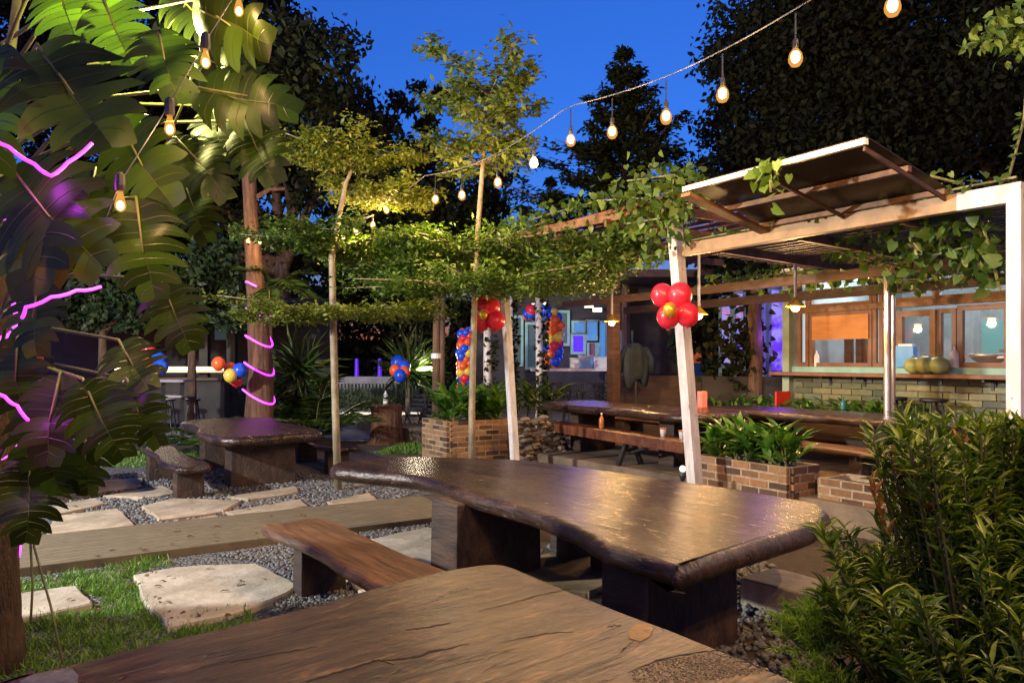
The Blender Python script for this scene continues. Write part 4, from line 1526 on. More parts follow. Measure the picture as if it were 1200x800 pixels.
M['pink_mix'] = m


def panel(label, px0, px1, y0, y1, d, mat, cat='lit panel', name='lit_banner'):
    a, b_ = P(px0, y0, d), P(px1, y1, d)
    rt = T(name, label, cat, ((a.x + b_.x) / 2, d, b_.z), 'violet lit panels beside the bar')
    mb = MB()
    mb.box(((a.x + b_.x) / 2, d, (a.z + b_.z) / 2), (b_.x - a.x - .06, .03, a.z - b_.z - .06))
    mb.build('cloth', M[mat], rt)
    mb = MB()
    for x in (a.x, b_.x):
        mb.box((x, d, (a.z + b_.z) / 2 - .2), (.05, .05, a.z - b_.z + .4))
    for z in (a.z, b_.z):
        mb.box(((a.x + b_.x) / 2, d, z), (b_.x - a.x - .055, .045, .05))
    mb.build('frame', M['teal'], rt)
    return rt


panel('tall violet and white lit banner just left of the bar corner post', 902, 922, 338, 436, 13.6, 'violet_mix')
panel('narrow pink and blue lit banner with teal frame', 861, 872, 342, 426, 14.3, 'pink_mix')
panel('pink and white lit banner half covered by dark leaves', 844, 857, 348, 430, 14.4, 'pink_mix')
panel('slim pale violet lit banner beside the dark vine trunk', 894, 898, 350, 432, 14.0, 'violet')
lamp('POINT', 'violet_stage_light', P(905, 395, 12.9), 7, (.25, .08, 1.0), .2)
mb = MB()
a, b_ = P(822, 441, 13.2), P(928, 441, 13.0)
mb.beam(Vector((a.x, a.y, (TZ + a.z) / 2)), Vector((b_.x, b_.y, (TZ + a.z) / 2)), .2, a.z - TZ)
tag(mb.build('half_wall', M['dark']), 'dark grey half wall below the violet banners', 'wall')
mb = MB()
mb.tube([P(884, 470, 13.0), P(886, 420, 13.0), P(883, 370, 13.0), P(888, 330, 13.1)], [.13, .11, .12, .1], 9, wob=.15)
rt = T('climbing_plant', 'dark leafy climber with thick stem between the lit banners', 'plant', P(885, 470, 13.0))
mb.build('stem', M['bark'], rt)
n = 420
c = np.array(P(866, 408, 13.1))
pos = c + RNG.normal(size=(n, 3)) * np.array([.26, .1, .34])
leaves('foliage', pos, rdir(n, -.2), rdir(n), .13, .1, HEART, M['leaf_dark'], rt)
# dark boarded wall behind the thick slab table
mb = MB()
a, b_ = P(722, 432, 14.8), P(835, 432, 14.4)
mb.beam(Vector((a.x, a.y, (TZ + 1.45) / 2)), Vector((b_.x, b_.y, (TZ + 1.45) / 2)), .12, 1.15)
tag(mb.build('boarded_wall', M['darkwood']), 'low dark boarded wall behind the thick slab table', 'wall')

# ------------------------------------------------------------------ house with teal windows in the middle distance
HD = 20.0
hs = T('house', 'low house with teal window frames and blue glow beyond the black chairs', 'house', P(640, 470, HD))
mb = MB()
a, b_ = P(552, 340, HD), P(800, 470, HD)
mb.box(((a.x + b_.x) / 2, HD + .4, 1.9), (b_.x - a.x, .2, 3.8))
mb.build('wall', M['dark'], hs)
mb = MB()
mb.box(((a.x + b_.x) / 2, HD - .4, 3.85), (b_.x - a.x + .8, 3.0, .18))
mb.build('roof', M['darkwood'], hs)
M['bluewin'] = emit_mat('blue_lit_room', (0.06, 0.004, 1.0), .42, (.02, .01, .1))
M['cyanwin'] = emit_mat('cyan_lit_room', (0.05, 0.24, 0.62), .28, (.03, .08, .12))
M['warmwin'] = emit_mat('warm_lit_room', (1.0, 0.55, 0.22), .55)
M['greywin'] = emit_mat('dim_room', (0.10, 0.22, 0.25), .05, (.03, .05, .05))
M['maroon'] = rough_mat('maroon_panel', (0.16, 0.05, 0.07), (0.24, 0.08, 0.10), 3, .5, 0)


def hwin(px0, px1, y0, y1, mat, fm='teal'):
    a, b_ = P(px0, y0, HD), P(px1, y1, HD)
    mb = MB()
    w = .07
    for x in (a.x, b_.x):
        mb.box((x, HD + .25, (a.z + b_.z) / 2), (w, .1, a.z - b_.z))
    for z in (a.z + w / 2, b_.z - w / 2):
        mb.box(((a.x + b_.x) / 2, HD + .25, z), (b_.x - a.x + w, .1, w))
    f = mb.build('window', M[fm], hs)
    mb = MB()
    mb.box(((a.x + b_.x) / 2, HD + .285, (a.z + b_.z) / 2), (b_.x - a.x - w, .02, a.z - b_.z))
    mb.build('pane', M[mat], f)


hwin(656, 667, 366, 402, 'greywin')
hwin(672, 687, 378, 388, 'cyanwin')
hwin(671, 686, 393, 412, 'bluewin')
hwin(689, 702, 377, 398, 'cyanwin')
hwin(690, 700, 402, 425, 'maroon')
hwin(703, 712, 378, 430, 'cyanwin')
hwin(728, 742, 390, 420, 'cyanwin')
hwin(600, 612, 372, 426, 'greywin')
hwin(617, 634, 380, 430, 'greywin')
mb = MB()
for x, y in ((628, 358), (636, 356), (690, 358), (700, 363), (672, 356)):
    q = P(x, y, HD - .5)
    mb.box(q, (.22, .12, .10))
mb.build('eave_light', emit_mat('eave_lamp', (1, .80, .5), 1.2), hs)
lamp('POINT', 'house_light', P(640, 375, 18.9), 6, (.75, .85, 1.0), .4)
lamp('POINT', 'house_blue_light', P(690, 408, 18.6), 12, (.15, .15, 1.0), .4)
# bench top with clutter in front of the house
rt = T('serving_table', 'long white-topped serving table behind the black lattice chairs', 'table', P(672, 470, 17.5))
mb = MB()
a, b_ = P(622, 433, 17.5), P(722, 433, 17.5)
mb.beam((a.x, 17.5, a.z), (b_.x, 17.5, a.z), .7, .06)
mb.build('tabletop', M['whitepl'], rt)
for x in (a.x + .2, b_.x - .2):
    mb = MB()
    mb.beam((x, 17.5, a.z), (x, 17.5, TZ), .08, .08, U)
    mb.build('leg', M['black'], rt)
for px, w, h, mt, lab in ((686, .32, .28, 'bluepl', 'blue and white box on the serving table'), (703, .3, .24, 'whitepl', 'white box near the right end of the serving table'), (673, .2, .22, 'whitepl', 'small white container in the middle of the serving table')):
    q = P(px, 433, 17.5) + ZUP * .032
    rt = T('storage_box', lab, 'box', q, 'boxes on the serving table')
    mb = MB()
    mb.box(q + ZUP * h / 2, (w, .25, h))
    mb.build('body', M[mt], rt, bevel=.01)
    mb = MB()
    mb.box(q + ZUP * (h + .012), (w + .02, .27, .022))
    mb.build('lid', M['whitepl'], rt)


# black metal chairs with lattice backs
def lattice_chair(p, ang, label, z0=TZ, h=1.0):
    rt = T('metal_chair', label, 'chair', (0, 0, 0), 'black metal chairs before the house')
    mb = MB()
    mb.box((0, 0, .45), (.46, .44, .03))
    mb.build('seat', M['black'], rt)
    for sx in (-.2, .2):
        for sy in (-.19, .19):
            mb = MB()
            mb.tube([(sx, sy, .44), (sx * 1.15, sy * 1.15, 0)], .014, 6)
            mb.build('leg', M['black'], rt)
    mb = MB()
    mb.tube([(-.22, .2, .44), (-.24, .26, .8), (-.16, .28, .98), (.16, .28, .98), (.24, .26, .8), (.22, .2, .44)], .016, 6)
    rs = random.Random(hash(label) & 255)
    for k in range(4):
        x = -.15 + .1 * k
        mb.tube([(x, .215, .46), (x + rs.uniform(-.08, .08), .24, .62), (x + rs.uniform(-.08, .08), .26, .8), (x + rs.uniform(-.05, .05), .28, .97)], .012, 5)
    for k in range(5):
        z = .52 + .1 * k
        mb.tube([(-.22, .225 + .06 * (z - .45), z), (-.05, .23 + .08 * (z - .45), z + rs.uniform(-.07, .07)), (.1, .23 + .08 * (z - .45), z + rs.uniform(-.07, .07)), (.22, .225 + .06 * (z - .45), z + rs.uniform(-.05, .05))], .011, 5)
    mb.build('backrest', M['black'], rt)
    rt.location = (p.x, p.y, z0)
    rt.rotation_euler = (0, 0, ang)
    return rt


labs = ['black lattice chair at the left end of the serving table', 'second black lattice chair along the serving table', 'middle black lattice chair before the serving table', 'fourth black lattice chair from the left along the serving table', 'black lattice chair beside the brown post']
for k, lab in enumerate(labs):
    q = P(632 + k * 20, 470, 16.0 - .1 * k)
    lattice_chair(q, math.pi + random.uniform(-.3, .3), lab, max(TZ, .3))
labs = ['folded black chair leaning nearest the tree stump', 'black folding chair behind the two slim brown stakes', 'black folding chair left of the balloon column', 'black folding chair beneath the balloon column']
for k, lab in enumerate(labs):
    q = P(486 + k * 19, 470, 17.2 - .25 * k)
    rt = T('folding_chair', lab, 'chair', (0, 0, 0), 'black folding chairs near the stump')
    mb = MB()
    for s in (-.2, .2):
        mb.tube([(s, -.28, 0), (s, .22, .95)], .018, 6)
        mb.tube([(s * .9, .28, 0), (s * .9, -.12, .55)], .018, 6)
    mb.build('frame', M['black'], rt)
    mb = MB()
    mb.box((0, -.02, .47), (.4, .36, .03))
    mb.build('seat', M['black'], rt)
    mb = MB()
    for z in (.62, .72, .82, .92):
        mb.box((0, .05 + (z - .62) * .53, z), (.4, .02, .05))
    mb.build('backrest', M['black'], rt)
    rt.location = (q.x, q.y, .02)
    rt.rotation_euler = (0, 0, random.uniform(-.9, -.3))
# coat over a chair
rt = T('draped_coat', 'dark blue coat hung over a stand beside the brown post', 'coat', P(746, 470, 13.9))
mb = MB()
for k in range(9):
    pass
q = P(745, 404, 13.9)
prof = [(.05, .03), (.17, -.02), (.235, -.09), (.25, -.22), (.235, -.42), (.225, -.58), (.20, -.70), (.12, -.72)]
ring = []
for r, z in prof:
    ring.append([(q.x + r * math.cos(a) * (1 + .10 * math.sin(7 * a + 9 * z)), q.y + .40 * r * math.sin(a) * (1 + .35 * math.sin(9 * a)), q.z + z * (1 + .12 * math.sin(a * 2 + .8) * (z < -.5)) + .015 * math.sin(5 * a)) for a in np.linspace(0, 2 * math.pi, 24, endpoint=False)])
vs = [p for r_ in ring for p in r_]
fs = [tuple(range(23, -1, -1))]
for i in range(len(prof) - 1):
    for k in range(24):
        fs.append((i * 24 + k, (i + 1) * 24 + k, (i + 1) * 24 + (k + 1) % 24, i * 24 + (k + 1) % 24))
mb.add(vs, fs)
for sg in (-1, 1):
    mb.tube([(q.x + sg * .17, q.y, q.z - .04), (q.x + sg * .29, q.y - .02, q.z - .25), (q.x + sg * .30, q.y - .03, q.z - .52)], [.06, .065, .055], 9, wob=.1)
M['denim'] = rough_mat('dark_blue_cloth', (0.006, 0.013, 0.024), (0.014, 0.028, 0.048), 5, .8, .4)
mb.build('cloth', M['denim'], rt, smooth=True)
mb = MB()
mb.tube([(q.x, q.y, q.z + .03), (q.x, q.y, TZ)], .02, 6)
mb.tube([(q.x - .2, q.y, TZ), (q.x, q.y, TZ + .35), (q.x + .2, q.y, TZ)], .016, 6)
mb.build('stand', M['black'], rt)

# slim stakes, white columns in the middle distance
for px, d, y0, w, mt, lab in ((511, 14.2, 372, .16, 'bark', 'slim brown stake left of the planter with a white tie'), (518, 14.6, 372, .12, 'bark', 'thinner brown stake standing just behind the tied one')):
    q = P(px, y0, d)
    rt = T('wooden_stake', lab, 'stake', (q.x, q.y, 0), 'brown stakes by the stony planter')
    mb = MB()
    mb.tube([(q.x, q.y, 0), (q.x, q.y, 1.4), (q.x + .02, q.y, q.z + .9)], [w / 2, w / 2.1, w / 2.5], 10, wob=.06)
    mb.build('shaft', M[mt], rt, smooth=True)
    if px == 511:
        mb = MB()
        mb.lathe([(w * .56, -.05), (w * .6, -.045), (w * .6, .045), (w * .56, .05)], (q.x, q.y, 1.83), 12)
        mb.build('tie', M['whitepl'], rt)
for px, d, y0, y1, r, lab in ((570, 15.2, 395, 470, .085, 'whitish trunk-like column behind the left leaning post'), (631, 16.0, 350, 470, .085, 'white ivy-clad column left of the serving table'), (599, 16.5, 350, 470, .04, 'thin white pole between the two white columns')):
    q = P(px, y0, d)
    rt = T('white_column', lab, 'column', (q.x, q.y, .0), 'white columns in the middle distance')
    mb = MB()
    mb.tube([(q.x, q.y, 0), (q.x + .02, q.y, 1.3), (q.x, q.y, 3.7)], [r, r * .92, r * .85], 10, wob=.08)
    mb.build('shaft', M['white'], rt, smooth=True)
    n = 260
    zz = RNG.uniform(.5, 3.6, n)
    a = RNG.uniform(0, 6.28, n)
    pos = np.column_stack([q.x + np.cos(a) * r * 1.4 + .08, q.y + np.sin(a) * r * 1.4, zz])
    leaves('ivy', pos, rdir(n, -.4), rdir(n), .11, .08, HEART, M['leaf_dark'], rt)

# tree stump with soap bottle
sq = G(453, 519)
rt = T('tree_stump', 'tall reddish-brown stump used as a stand near the black chairs', 'stump', sq)
mb = MB()
hh = (519 - 474) / FOC * sq.y
prof = [(.42, 0), (.36, .05), (.33, hh * .4), (.325, hh * .97), (.30, hh)]
mb.lathe(prof, sq, 22)
mb.build('trunk', M['log'], rt, smooth=False)
mb = MB()
mb.lathe([(.30, 0), (.295, .012)], sq + ZUP * hh, 22)
mb.build('cut_face', M['bench'], rt)
bottle('white soap dispenser standing on the tall stump', sq + ZUP * (hh + .012) + Vector((-.02, 0, 0)), .30, .055, M['whitepl'], M['black'])

# ------------------------------------------------------------------ left background: lit counter pavilion
pv = T('counter_pavilion', 'dark open pavilion with a glowing strip-lit counter at far left', 'pavilion', P(200, 470, 19))
a, b_ = P(60, 470, 19.5), P(275, 470, 19.5)
mb = MB()
mb.box(((a.x + b_.x) / 2, 22.5, 1.8), (b_.x - a.x + 4, .2, 3.6))
mb.build('wall', M['dark'], pv)
mb = MB()
mb.box(((a.x + b_.x) / 2, 20.6, 3.15), (b_.x - a.x + 3, 4.4, .2))
mb.build('roof', M['darkwood'], pv)
M['strip'] = emit_mat('warm_white_led_strip', (1.0, .80, .55), 1.6)
M['striplit'] = rough_mat('cream_counter_face', (0.45, 0.38, 0.28), (0.55, 0.46, 0.34), 3, .6, .05)
for y, z_off, l0, l1 in ((432, 0, 135, 262),):
    p0, p1 = P(l0, y, 19), P(l1, y, 19)
    mb = MB()
    mb.beam(p0, p1, .05, .06)
    mb.build('led_strip', M['strip'], pv)
    mb = MB()
    mb.beam(p0 + Vector((0, .12, -.02)), p1 + Vector((0, .12, -.02)), .06, .15)
    mb.build('counter_face', M['striplit'], pv)
    mb = MB()
    mb.beam(p0 + Vector((0, .3, -.26)), p1 + Vector((0, .3, -.26)), .8, .07)
    mb.build('counter_top', M['darkwood'], pv)
    mb = MB()
    mb.beam(p0 + Vector((0, .3, -.85)), p1 + Vector((0, .3, -.85)), .5, 1.1)
    mb.build('counter_base', M['dark'], pv)
for px in (240, 272):
    q = P(px, 400, 19.6)
    mb = MB()
    mb.box((q.x, q.y, 1.7), (.22, .2, 3.4))
    mb.build('pillar', M['dark'], pv)
p0, p1 = P(252, 336, 21.8), P(272, 398, 21.8)
mb = MB()
mb.box(((p0.x + p1.x) / 2, 21.8, (p0.z + p1.z) / 2), (p1.x - p0.x, .05, p0.z - p1.z))
mb.build('window', M['greywin'], pv)
lamp('POINT', 'counter_light', P(195, 428, 18.4), 9, (1, .8, .55), .3)
for k, (px, lab) in enumerate(((168, 'black bar stool at the left of the strip-lit counter'), (197, 'black bar stool at the middle of the strip-lit counter'), (226, 'black bar stool at the right of the strip-lit counter'))):
    stool(lab, P(px, 470, 17.6), .85, 0.0, 'black stools at the strip-lit counter')
rt = T('high_table', 'narrow black high table before the strip-lit counter', 'table', P(186, 520, 15.5))
mb = MB()
p0, p1 = P(150, 446, 15.5), P(222, 446, 15.5)
mb.beam(p0, p1, .45, .05)
mb.build('tabletop', M['concrete'], rt)
mb = MB()
mb.beam(p0 + Vector((.1, 0, -.32)), p1 + Vector((-.1, 0, -.32)), .3, .04)
mb.build('shelf', M['concrete'], rt)
for x in (p0.x + .15, (p0.x + p1.x) / 2 + .1, p1.x - .15):
    mb = MB()
    mb.beam((x, 15.5, p0.z), (x, 15.5, 0), .07, .07, U)
    mb.build('leg', M['black'], rt)

# low wall with hedge, lit step
rt = T('low_wall', 'low pale wall with lattice blocks behind the grassy hedge', 'wall', P(440, 470, 21))
mb = MB()
p0, p1 = P(385, 441, 21), P(490, 441, 21)
mb.beam(p0 + ZUP * -.1, p1 + ZUP * -.1, .2, .2)
for k in range(26):
    q = p0.lerp(p1, (k + .5) / 26)
    mb.box(q + ZUP * -.45, (.05, .12, .5))
mb.beam(p0 + ZUP * -.80, p1 + ZUP * -.80, .2, .2)
mb.build('masonry', M['concrete'], rt)
rt = T('grass_hedge', 'pale grassy hedge behind the stump', 'hedge', P(440, 475, 19.8))
n = 5000
x = RNG.uniform(P(392, 0, 19.8).x, P(486, 0, 19.8).x, n)
pos = np.column_stack([x, RNG.uniform(19.5, 20.1, n), RNG.uniform(.45, .8, n)])
M['leaf_pale'] = leaf_mat('pale_grass_leaf', (.06, .09, .05), (.12, .16, .09), (.22, .26, .17), .5, .2)
leaves('foliage', pos, rdir(n, 1.0), rdir(n, 0, .3), RNG.uniform(.25, .5, n), .02, BLADE, M['leaf_pale'], rt)
mb = MB()
mb.box(((x.min() + x.max()) / 2, 19.8, .25), (x.max() - x.min(), .5, .5))
mb.build('trough', M['concrete'], rt)
rt = T('lit_step', 'step with a glowing edge strip behind the stump', 'step', P(440, 485, 18.8))
mb = MB()
p0, p1 = P(392, 480, 18.9), P(492, 480, 18.9)
mb.beam(Vector((p0.x, 19.2, .22)), Vector((p1.x, 19.2, .22)), .6, .40)
mb.build('slab', M['concrete'], rt)
mb = MB()
mb.beam(Vector((p0.x, 18.88, .40)), Vector((p1.x, 18.88, .40)), .03, .09)
mb.build('light_strip', emit_mat('step_strip', (1, .85, .6), .3), rt)
rt = T('light_box', 'small glowing yellow lamp box among the black folding chairs', 'lamp', P(498, 433, 18.5))
q = P(498, 433, 18.5)
mb = MB()
mb.box(q, (.42, .2, .12))
mb.build('diffuser', emit_mat('yellow_lamp_box', (1, .75, .35), .6), rt)
mb = MB()
mb.box(q + ZUP * .075, (.46, .24, .03))
mb.box(q + Vector((0, 0, -.78)), (.06, .06, 1.42))
mb.build('stand', M['black'], rt)
lamp('POINT', 'lamp_box_light', P(498, 425, 18.2), 30, (1, .85, .6), .2)
# violet glows by the far hedge
for px, lab in ((418, 'violet lit garden lamp left of the spiky palm'), (445, 'violet lit garden lamp behind the spiky palm, right of its twin')):
    q = P(px, 430, 22.0)
    rt = T('garden_uplight', lab, 'lamp', (q.x, q.y, 0), 'violet garden lamps')
    mb = MB()
    mb.tube([(q.x, q.y, 1.2), (q.x, q.y, 1.8)], [.07, .05], 10)
    mb.build('diffuser', emit_mat('violet_lamp', (.12, .01, .8), .25, (.03, .01, .1)), rt)
    mb = MB()
    mb.tube([(q.x, q.y, 0), (q.x, q.y, 1.1)], .05, 8)
    mb.build('stake', M['black'], rt)


# ------------------------------------------------------------------ trees
def tier(PP, TT, NN, LL, c, r, n, thick, leafL, squash=1.0, nb=9, fill=.55, branches=None, rise=.12):
    """flat spray of small leaves on branches radiating from c"""
    c = Vector(c)
    per = n // nb
    a0 = random.uniform(0, 6.28)
    for k in range(nb):
        a = a0 + 2 * math.pi * k / nb + random.uniform(-.25, .25)
        L = r * random.uniform(.62, 1.08)
        d = Vector((math.cos(a), math.sin(a) * squash, rise + random.uniform(-.06, .1)))
        tipp = c + d * L
        if branches is not None:
            branches.append([c, c + d * L * .5 + ZUP * .05, tipp])
        # leaves clustered on twigs along the branch
        ntw = 16
        for t in range(ntw):
            f = random.uniform(.15, 1.0)
            side = random.choice((-1, 1))
            tw = Vector((-d.y, d.x, 0)).normalized() * side * L * random.uniform(.02, .42) * (1.15 - .6 * f) * fill / .55
            m_ = per // ntw
            base = c + d * L * f
            s = RNG.uniform(0, 1, m_)
            pos = np.array(base)[None] + s[:, None] * np.array(tw + d * L * .12)[None] + RNG.normal(size=(m_, 3)) * np.array([.055, .055, thick])
            PP.append(pos)
            tt = RNG.normal(size=(m_, 3)) * np.array([1, 1, .35]) + np.array(tw.normalized())[None] * .6
            TT.append(tt)
            NN.append(RNG.normal(size=(m_, 3)) * .4 + np.array([0, 0, 1.0]))
            LL.append(RNG.uniform(.6, 1.2, m_) * leafL)


def tiered_tree(label, base, trunk_pts, trunk_r, tiers, mats, leafL, trunkmat='palebark'):
    rt = T('tiered_tree', label, 'tree', base, 'slim tiered garden trees')
    mb = MB()
    mb.tube(trunk_pts, trunk_r, 10, wob=.05)
    br = []
    acc = {}
    for (c, r, n, th, sq, nb, mt, rise) in tiers:
        A = acc.setdefault(mt, ([], [], [], []))
        tier(*A, c, r, n, th, leafL, sq, nb, .55, br, rise)
    for b_ in br:
        mb.tube(b_, [.018, .012, .005], 5)
    mb.build('trunk', M[trunkmat], rt, smooth=True)
    for mt, (PP, TT, NN, LL) in acc.items():
        LL = np.concatenate(LL)
        LL = LL * (1.45 if mt == 'leaf_top' else 1.0)
        leaves('crown', np.concatenate(PP), np.concatenate(TT), np.concatenate(NN), LL, LL * .5, DIAMOND, M[mt], rt)
    return rt


ta = G(396, 575)
da = ta.y


def A_(px, py, dd=0):
    return P(px, py, da + dd)


tiered_tree('slim tiered tree with yellow-green flat crowns beside the left table', ta,
            [ta, A_(393, 480), A_(391, 400), A_(389, 300), A_(396, 262), A_(405, 215), A_(412, 200)], [.055, .05, .048, .042, .035, .028, .02],
            [(A_(412, 194), 1.15, 6500, .04, .8, 11, 'leaf_tier2', .14), (A_(372, 182, .3), .7, 2400, .035, .8, 8, 'leaf_tier2', .10), (A_(455, 234, .6), 1.0, 6000, .05, .9, 9, 'leaf_tier2', .10),
             (A_(392, 292), 1.35, 7000, .05, 1.0, 12, 'leaf_tier', .12), (A_(440, 300, .8), 1.2, 5000, .05, 1.0, 10, 'leaf_tier', .08),
             (A_(391, 372), 1.55, 6200, .04, .9, 12, 'leaf_tier2', .05)], M, .078)
tb_ = P(553, 568, 10.0)
tb_.z = 0


def B_(px, py, dd=0):
    return P(px, py, 10.0 + dd)


tiered_tree('tall thin tree with a sparse top against the sky in the centre', tb_,
            [tb_, B_(553, 480), B_(556, 350), B_(560, 270), B_(566, 190), B_(571, 130), B_(574, 105)], [.05, .045, .04, .035, .03, .02, .012],
            [(B_(556, 340), 1.9, 8600, .07, .9, 14, 'leaf_tier', .06), (B_(558, 300, .4), 1.5, 6500, .08, .9, 12, 'leaf_tier', .12), (B_(655, 322, .8), 1.4, 6000, .08, .9, 11, 'leaf_tier', .10), (B_(480, 318, .6), 1.2, 5200, .08, .9, 11, 'leaf_tier', .08),
             (B_(715, 300, .2), 1.0, 4500, .08, .9, 10, 'leaf_tier', .08),
             (B_(574, 112), .95, 1500, .06, .8, 5, 'leaf_top', .50), (B_(572, 140), .95, 1500, .06, .8, 5, 'leaf_top', .26), (B_(568, 175), .95, 1400, .06, .8, 5, 'leaf_top', .22), (B_(562, 192), .8, 1000, .06, .8, 4, 'leaf_top', .08)], M, .08)


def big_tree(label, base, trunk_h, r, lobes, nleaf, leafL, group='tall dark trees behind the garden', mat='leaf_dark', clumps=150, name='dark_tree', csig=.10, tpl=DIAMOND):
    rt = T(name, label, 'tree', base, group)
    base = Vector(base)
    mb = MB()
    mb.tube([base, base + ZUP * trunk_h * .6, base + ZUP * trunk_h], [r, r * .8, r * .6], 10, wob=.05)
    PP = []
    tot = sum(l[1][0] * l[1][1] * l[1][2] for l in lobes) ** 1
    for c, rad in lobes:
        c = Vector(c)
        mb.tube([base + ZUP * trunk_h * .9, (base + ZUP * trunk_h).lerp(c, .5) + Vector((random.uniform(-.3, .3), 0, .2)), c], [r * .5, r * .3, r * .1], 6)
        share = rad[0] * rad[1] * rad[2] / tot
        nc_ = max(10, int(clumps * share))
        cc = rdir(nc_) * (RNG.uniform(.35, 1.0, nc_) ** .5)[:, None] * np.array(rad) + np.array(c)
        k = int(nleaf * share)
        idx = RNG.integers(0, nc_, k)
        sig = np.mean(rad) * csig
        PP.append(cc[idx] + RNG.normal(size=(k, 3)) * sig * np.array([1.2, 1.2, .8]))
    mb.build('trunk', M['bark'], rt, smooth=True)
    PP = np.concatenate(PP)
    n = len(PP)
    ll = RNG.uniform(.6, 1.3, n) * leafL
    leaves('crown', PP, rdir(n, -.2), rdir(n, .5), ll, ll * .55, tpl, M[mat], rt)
    return rt


def lobe(px, py, d, rx, ry, rz_):
    return (P(px, py, d), (rx, ry, rz_))


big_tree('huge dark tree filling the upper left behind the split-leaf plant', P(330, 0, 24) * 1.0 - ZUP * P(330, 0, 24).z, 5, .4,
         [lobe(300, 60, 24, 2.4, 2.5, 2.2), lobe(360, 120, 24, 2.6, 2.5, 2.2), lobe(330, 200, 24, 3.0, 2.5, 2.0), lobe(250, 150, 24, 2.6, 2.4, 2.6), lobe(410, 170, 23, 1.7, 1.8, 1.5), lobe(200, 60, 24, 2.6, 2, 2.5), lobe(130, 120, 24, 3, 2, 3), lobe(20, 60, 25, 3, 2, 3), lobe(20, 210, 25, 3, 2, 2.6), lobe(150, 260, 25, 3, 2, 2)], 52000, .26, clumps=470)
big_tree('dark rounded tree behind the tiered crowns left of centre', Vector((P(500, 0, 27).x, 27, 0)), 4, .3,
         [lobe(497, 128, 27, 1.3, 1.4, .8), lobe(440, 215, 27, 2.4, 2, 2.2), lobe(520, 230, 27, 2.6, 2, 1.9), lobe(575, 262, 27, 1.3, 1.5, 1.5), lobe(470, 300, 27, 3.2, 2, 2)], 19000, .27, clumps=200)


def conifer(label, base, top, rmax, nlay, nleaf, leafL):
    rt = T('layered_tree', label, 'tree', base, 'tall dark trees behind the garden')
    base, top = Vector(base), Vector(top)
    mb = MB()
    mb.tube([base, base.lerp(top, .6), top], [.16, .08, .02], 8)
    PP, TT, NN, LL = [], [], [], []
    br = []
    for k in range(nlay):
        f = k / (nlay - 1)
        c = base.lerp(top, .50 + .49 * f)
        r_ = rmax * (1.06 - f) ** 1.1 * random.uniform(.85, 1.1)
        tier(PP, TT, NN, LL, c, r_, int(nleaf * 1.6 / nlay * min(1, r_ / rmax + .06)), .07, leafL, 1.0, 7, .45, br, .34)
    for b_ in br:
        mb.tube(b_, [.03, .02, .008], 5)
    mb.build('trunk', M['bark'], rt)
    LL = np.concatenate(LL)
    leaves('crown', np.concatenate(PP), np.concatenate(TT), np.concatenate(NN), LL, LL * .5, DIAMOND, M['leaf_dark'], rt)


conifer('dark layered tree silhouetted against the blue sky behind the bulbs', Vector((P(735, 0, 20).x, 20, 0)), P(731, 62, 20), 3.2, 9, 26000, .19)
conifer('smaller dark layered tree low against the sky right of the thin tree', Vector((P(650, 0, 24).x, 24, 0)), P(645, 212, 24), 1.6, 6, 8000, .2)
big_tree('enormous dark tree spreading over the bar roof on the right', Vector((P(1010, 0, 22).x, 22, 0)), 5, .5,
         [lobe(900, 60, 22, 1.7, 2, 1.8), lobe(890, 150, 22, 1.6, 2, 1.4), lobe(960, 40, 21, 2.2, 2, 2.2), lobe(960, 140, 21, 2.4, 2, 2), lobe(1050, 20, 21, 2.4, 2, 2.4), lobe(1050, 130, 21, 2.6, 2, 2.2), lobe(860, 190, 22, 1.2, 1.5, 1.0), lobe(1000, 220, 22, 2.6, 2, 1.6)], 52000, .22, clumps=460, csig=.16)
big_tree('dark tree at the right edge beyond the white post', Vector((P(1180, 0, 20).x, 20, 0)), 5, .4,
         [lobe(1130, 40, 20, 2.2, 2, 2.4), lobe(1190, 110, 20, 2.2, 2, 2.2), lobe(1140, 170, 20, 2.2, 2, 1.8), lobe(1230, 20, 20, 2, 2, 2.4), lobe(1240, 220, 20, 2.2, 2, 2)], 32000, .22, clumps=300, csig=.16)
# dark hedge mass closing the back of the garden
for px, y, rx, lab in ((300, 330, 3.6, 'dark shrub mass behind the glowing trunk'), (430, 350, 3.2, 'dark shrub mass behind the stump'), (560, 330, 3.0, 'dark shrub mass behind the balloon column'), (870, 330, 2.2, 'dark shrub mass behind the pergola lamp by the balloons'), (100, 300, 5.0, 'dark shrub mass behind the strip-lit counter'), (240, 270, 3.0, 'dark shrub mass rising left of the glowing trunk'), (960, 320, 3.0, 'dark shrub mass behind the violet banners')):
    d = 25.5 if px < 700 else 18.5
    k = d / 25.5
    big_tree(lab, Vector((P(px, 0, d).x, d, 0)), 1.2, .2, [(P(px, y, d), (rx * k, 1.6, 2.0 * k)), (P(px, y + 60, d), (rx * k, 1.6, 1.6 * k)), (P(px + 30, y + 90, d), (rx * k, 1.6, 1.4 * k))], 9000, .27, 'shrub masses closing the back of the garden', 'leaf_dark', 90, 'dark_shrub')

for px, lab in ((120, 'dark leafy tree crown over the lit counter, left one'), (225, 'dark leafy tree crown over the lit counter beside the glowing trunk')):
    big_tree(lab, Vector((P(px, 0, 17.6).x, 17.6, 0)), 2.6, .12, [(P(px, 318, 17.6), (1.25, 1.0, .75)), (P(px + 30, 362, 17.6), (1.2, 1.0, .55)), (P(px - 30, 350, 17.6), (1.2, 1.0, .6))], 6500, .2, 'leafy trees before the far left counter', 'leaf_palm2', 80, 'leafy_tree')

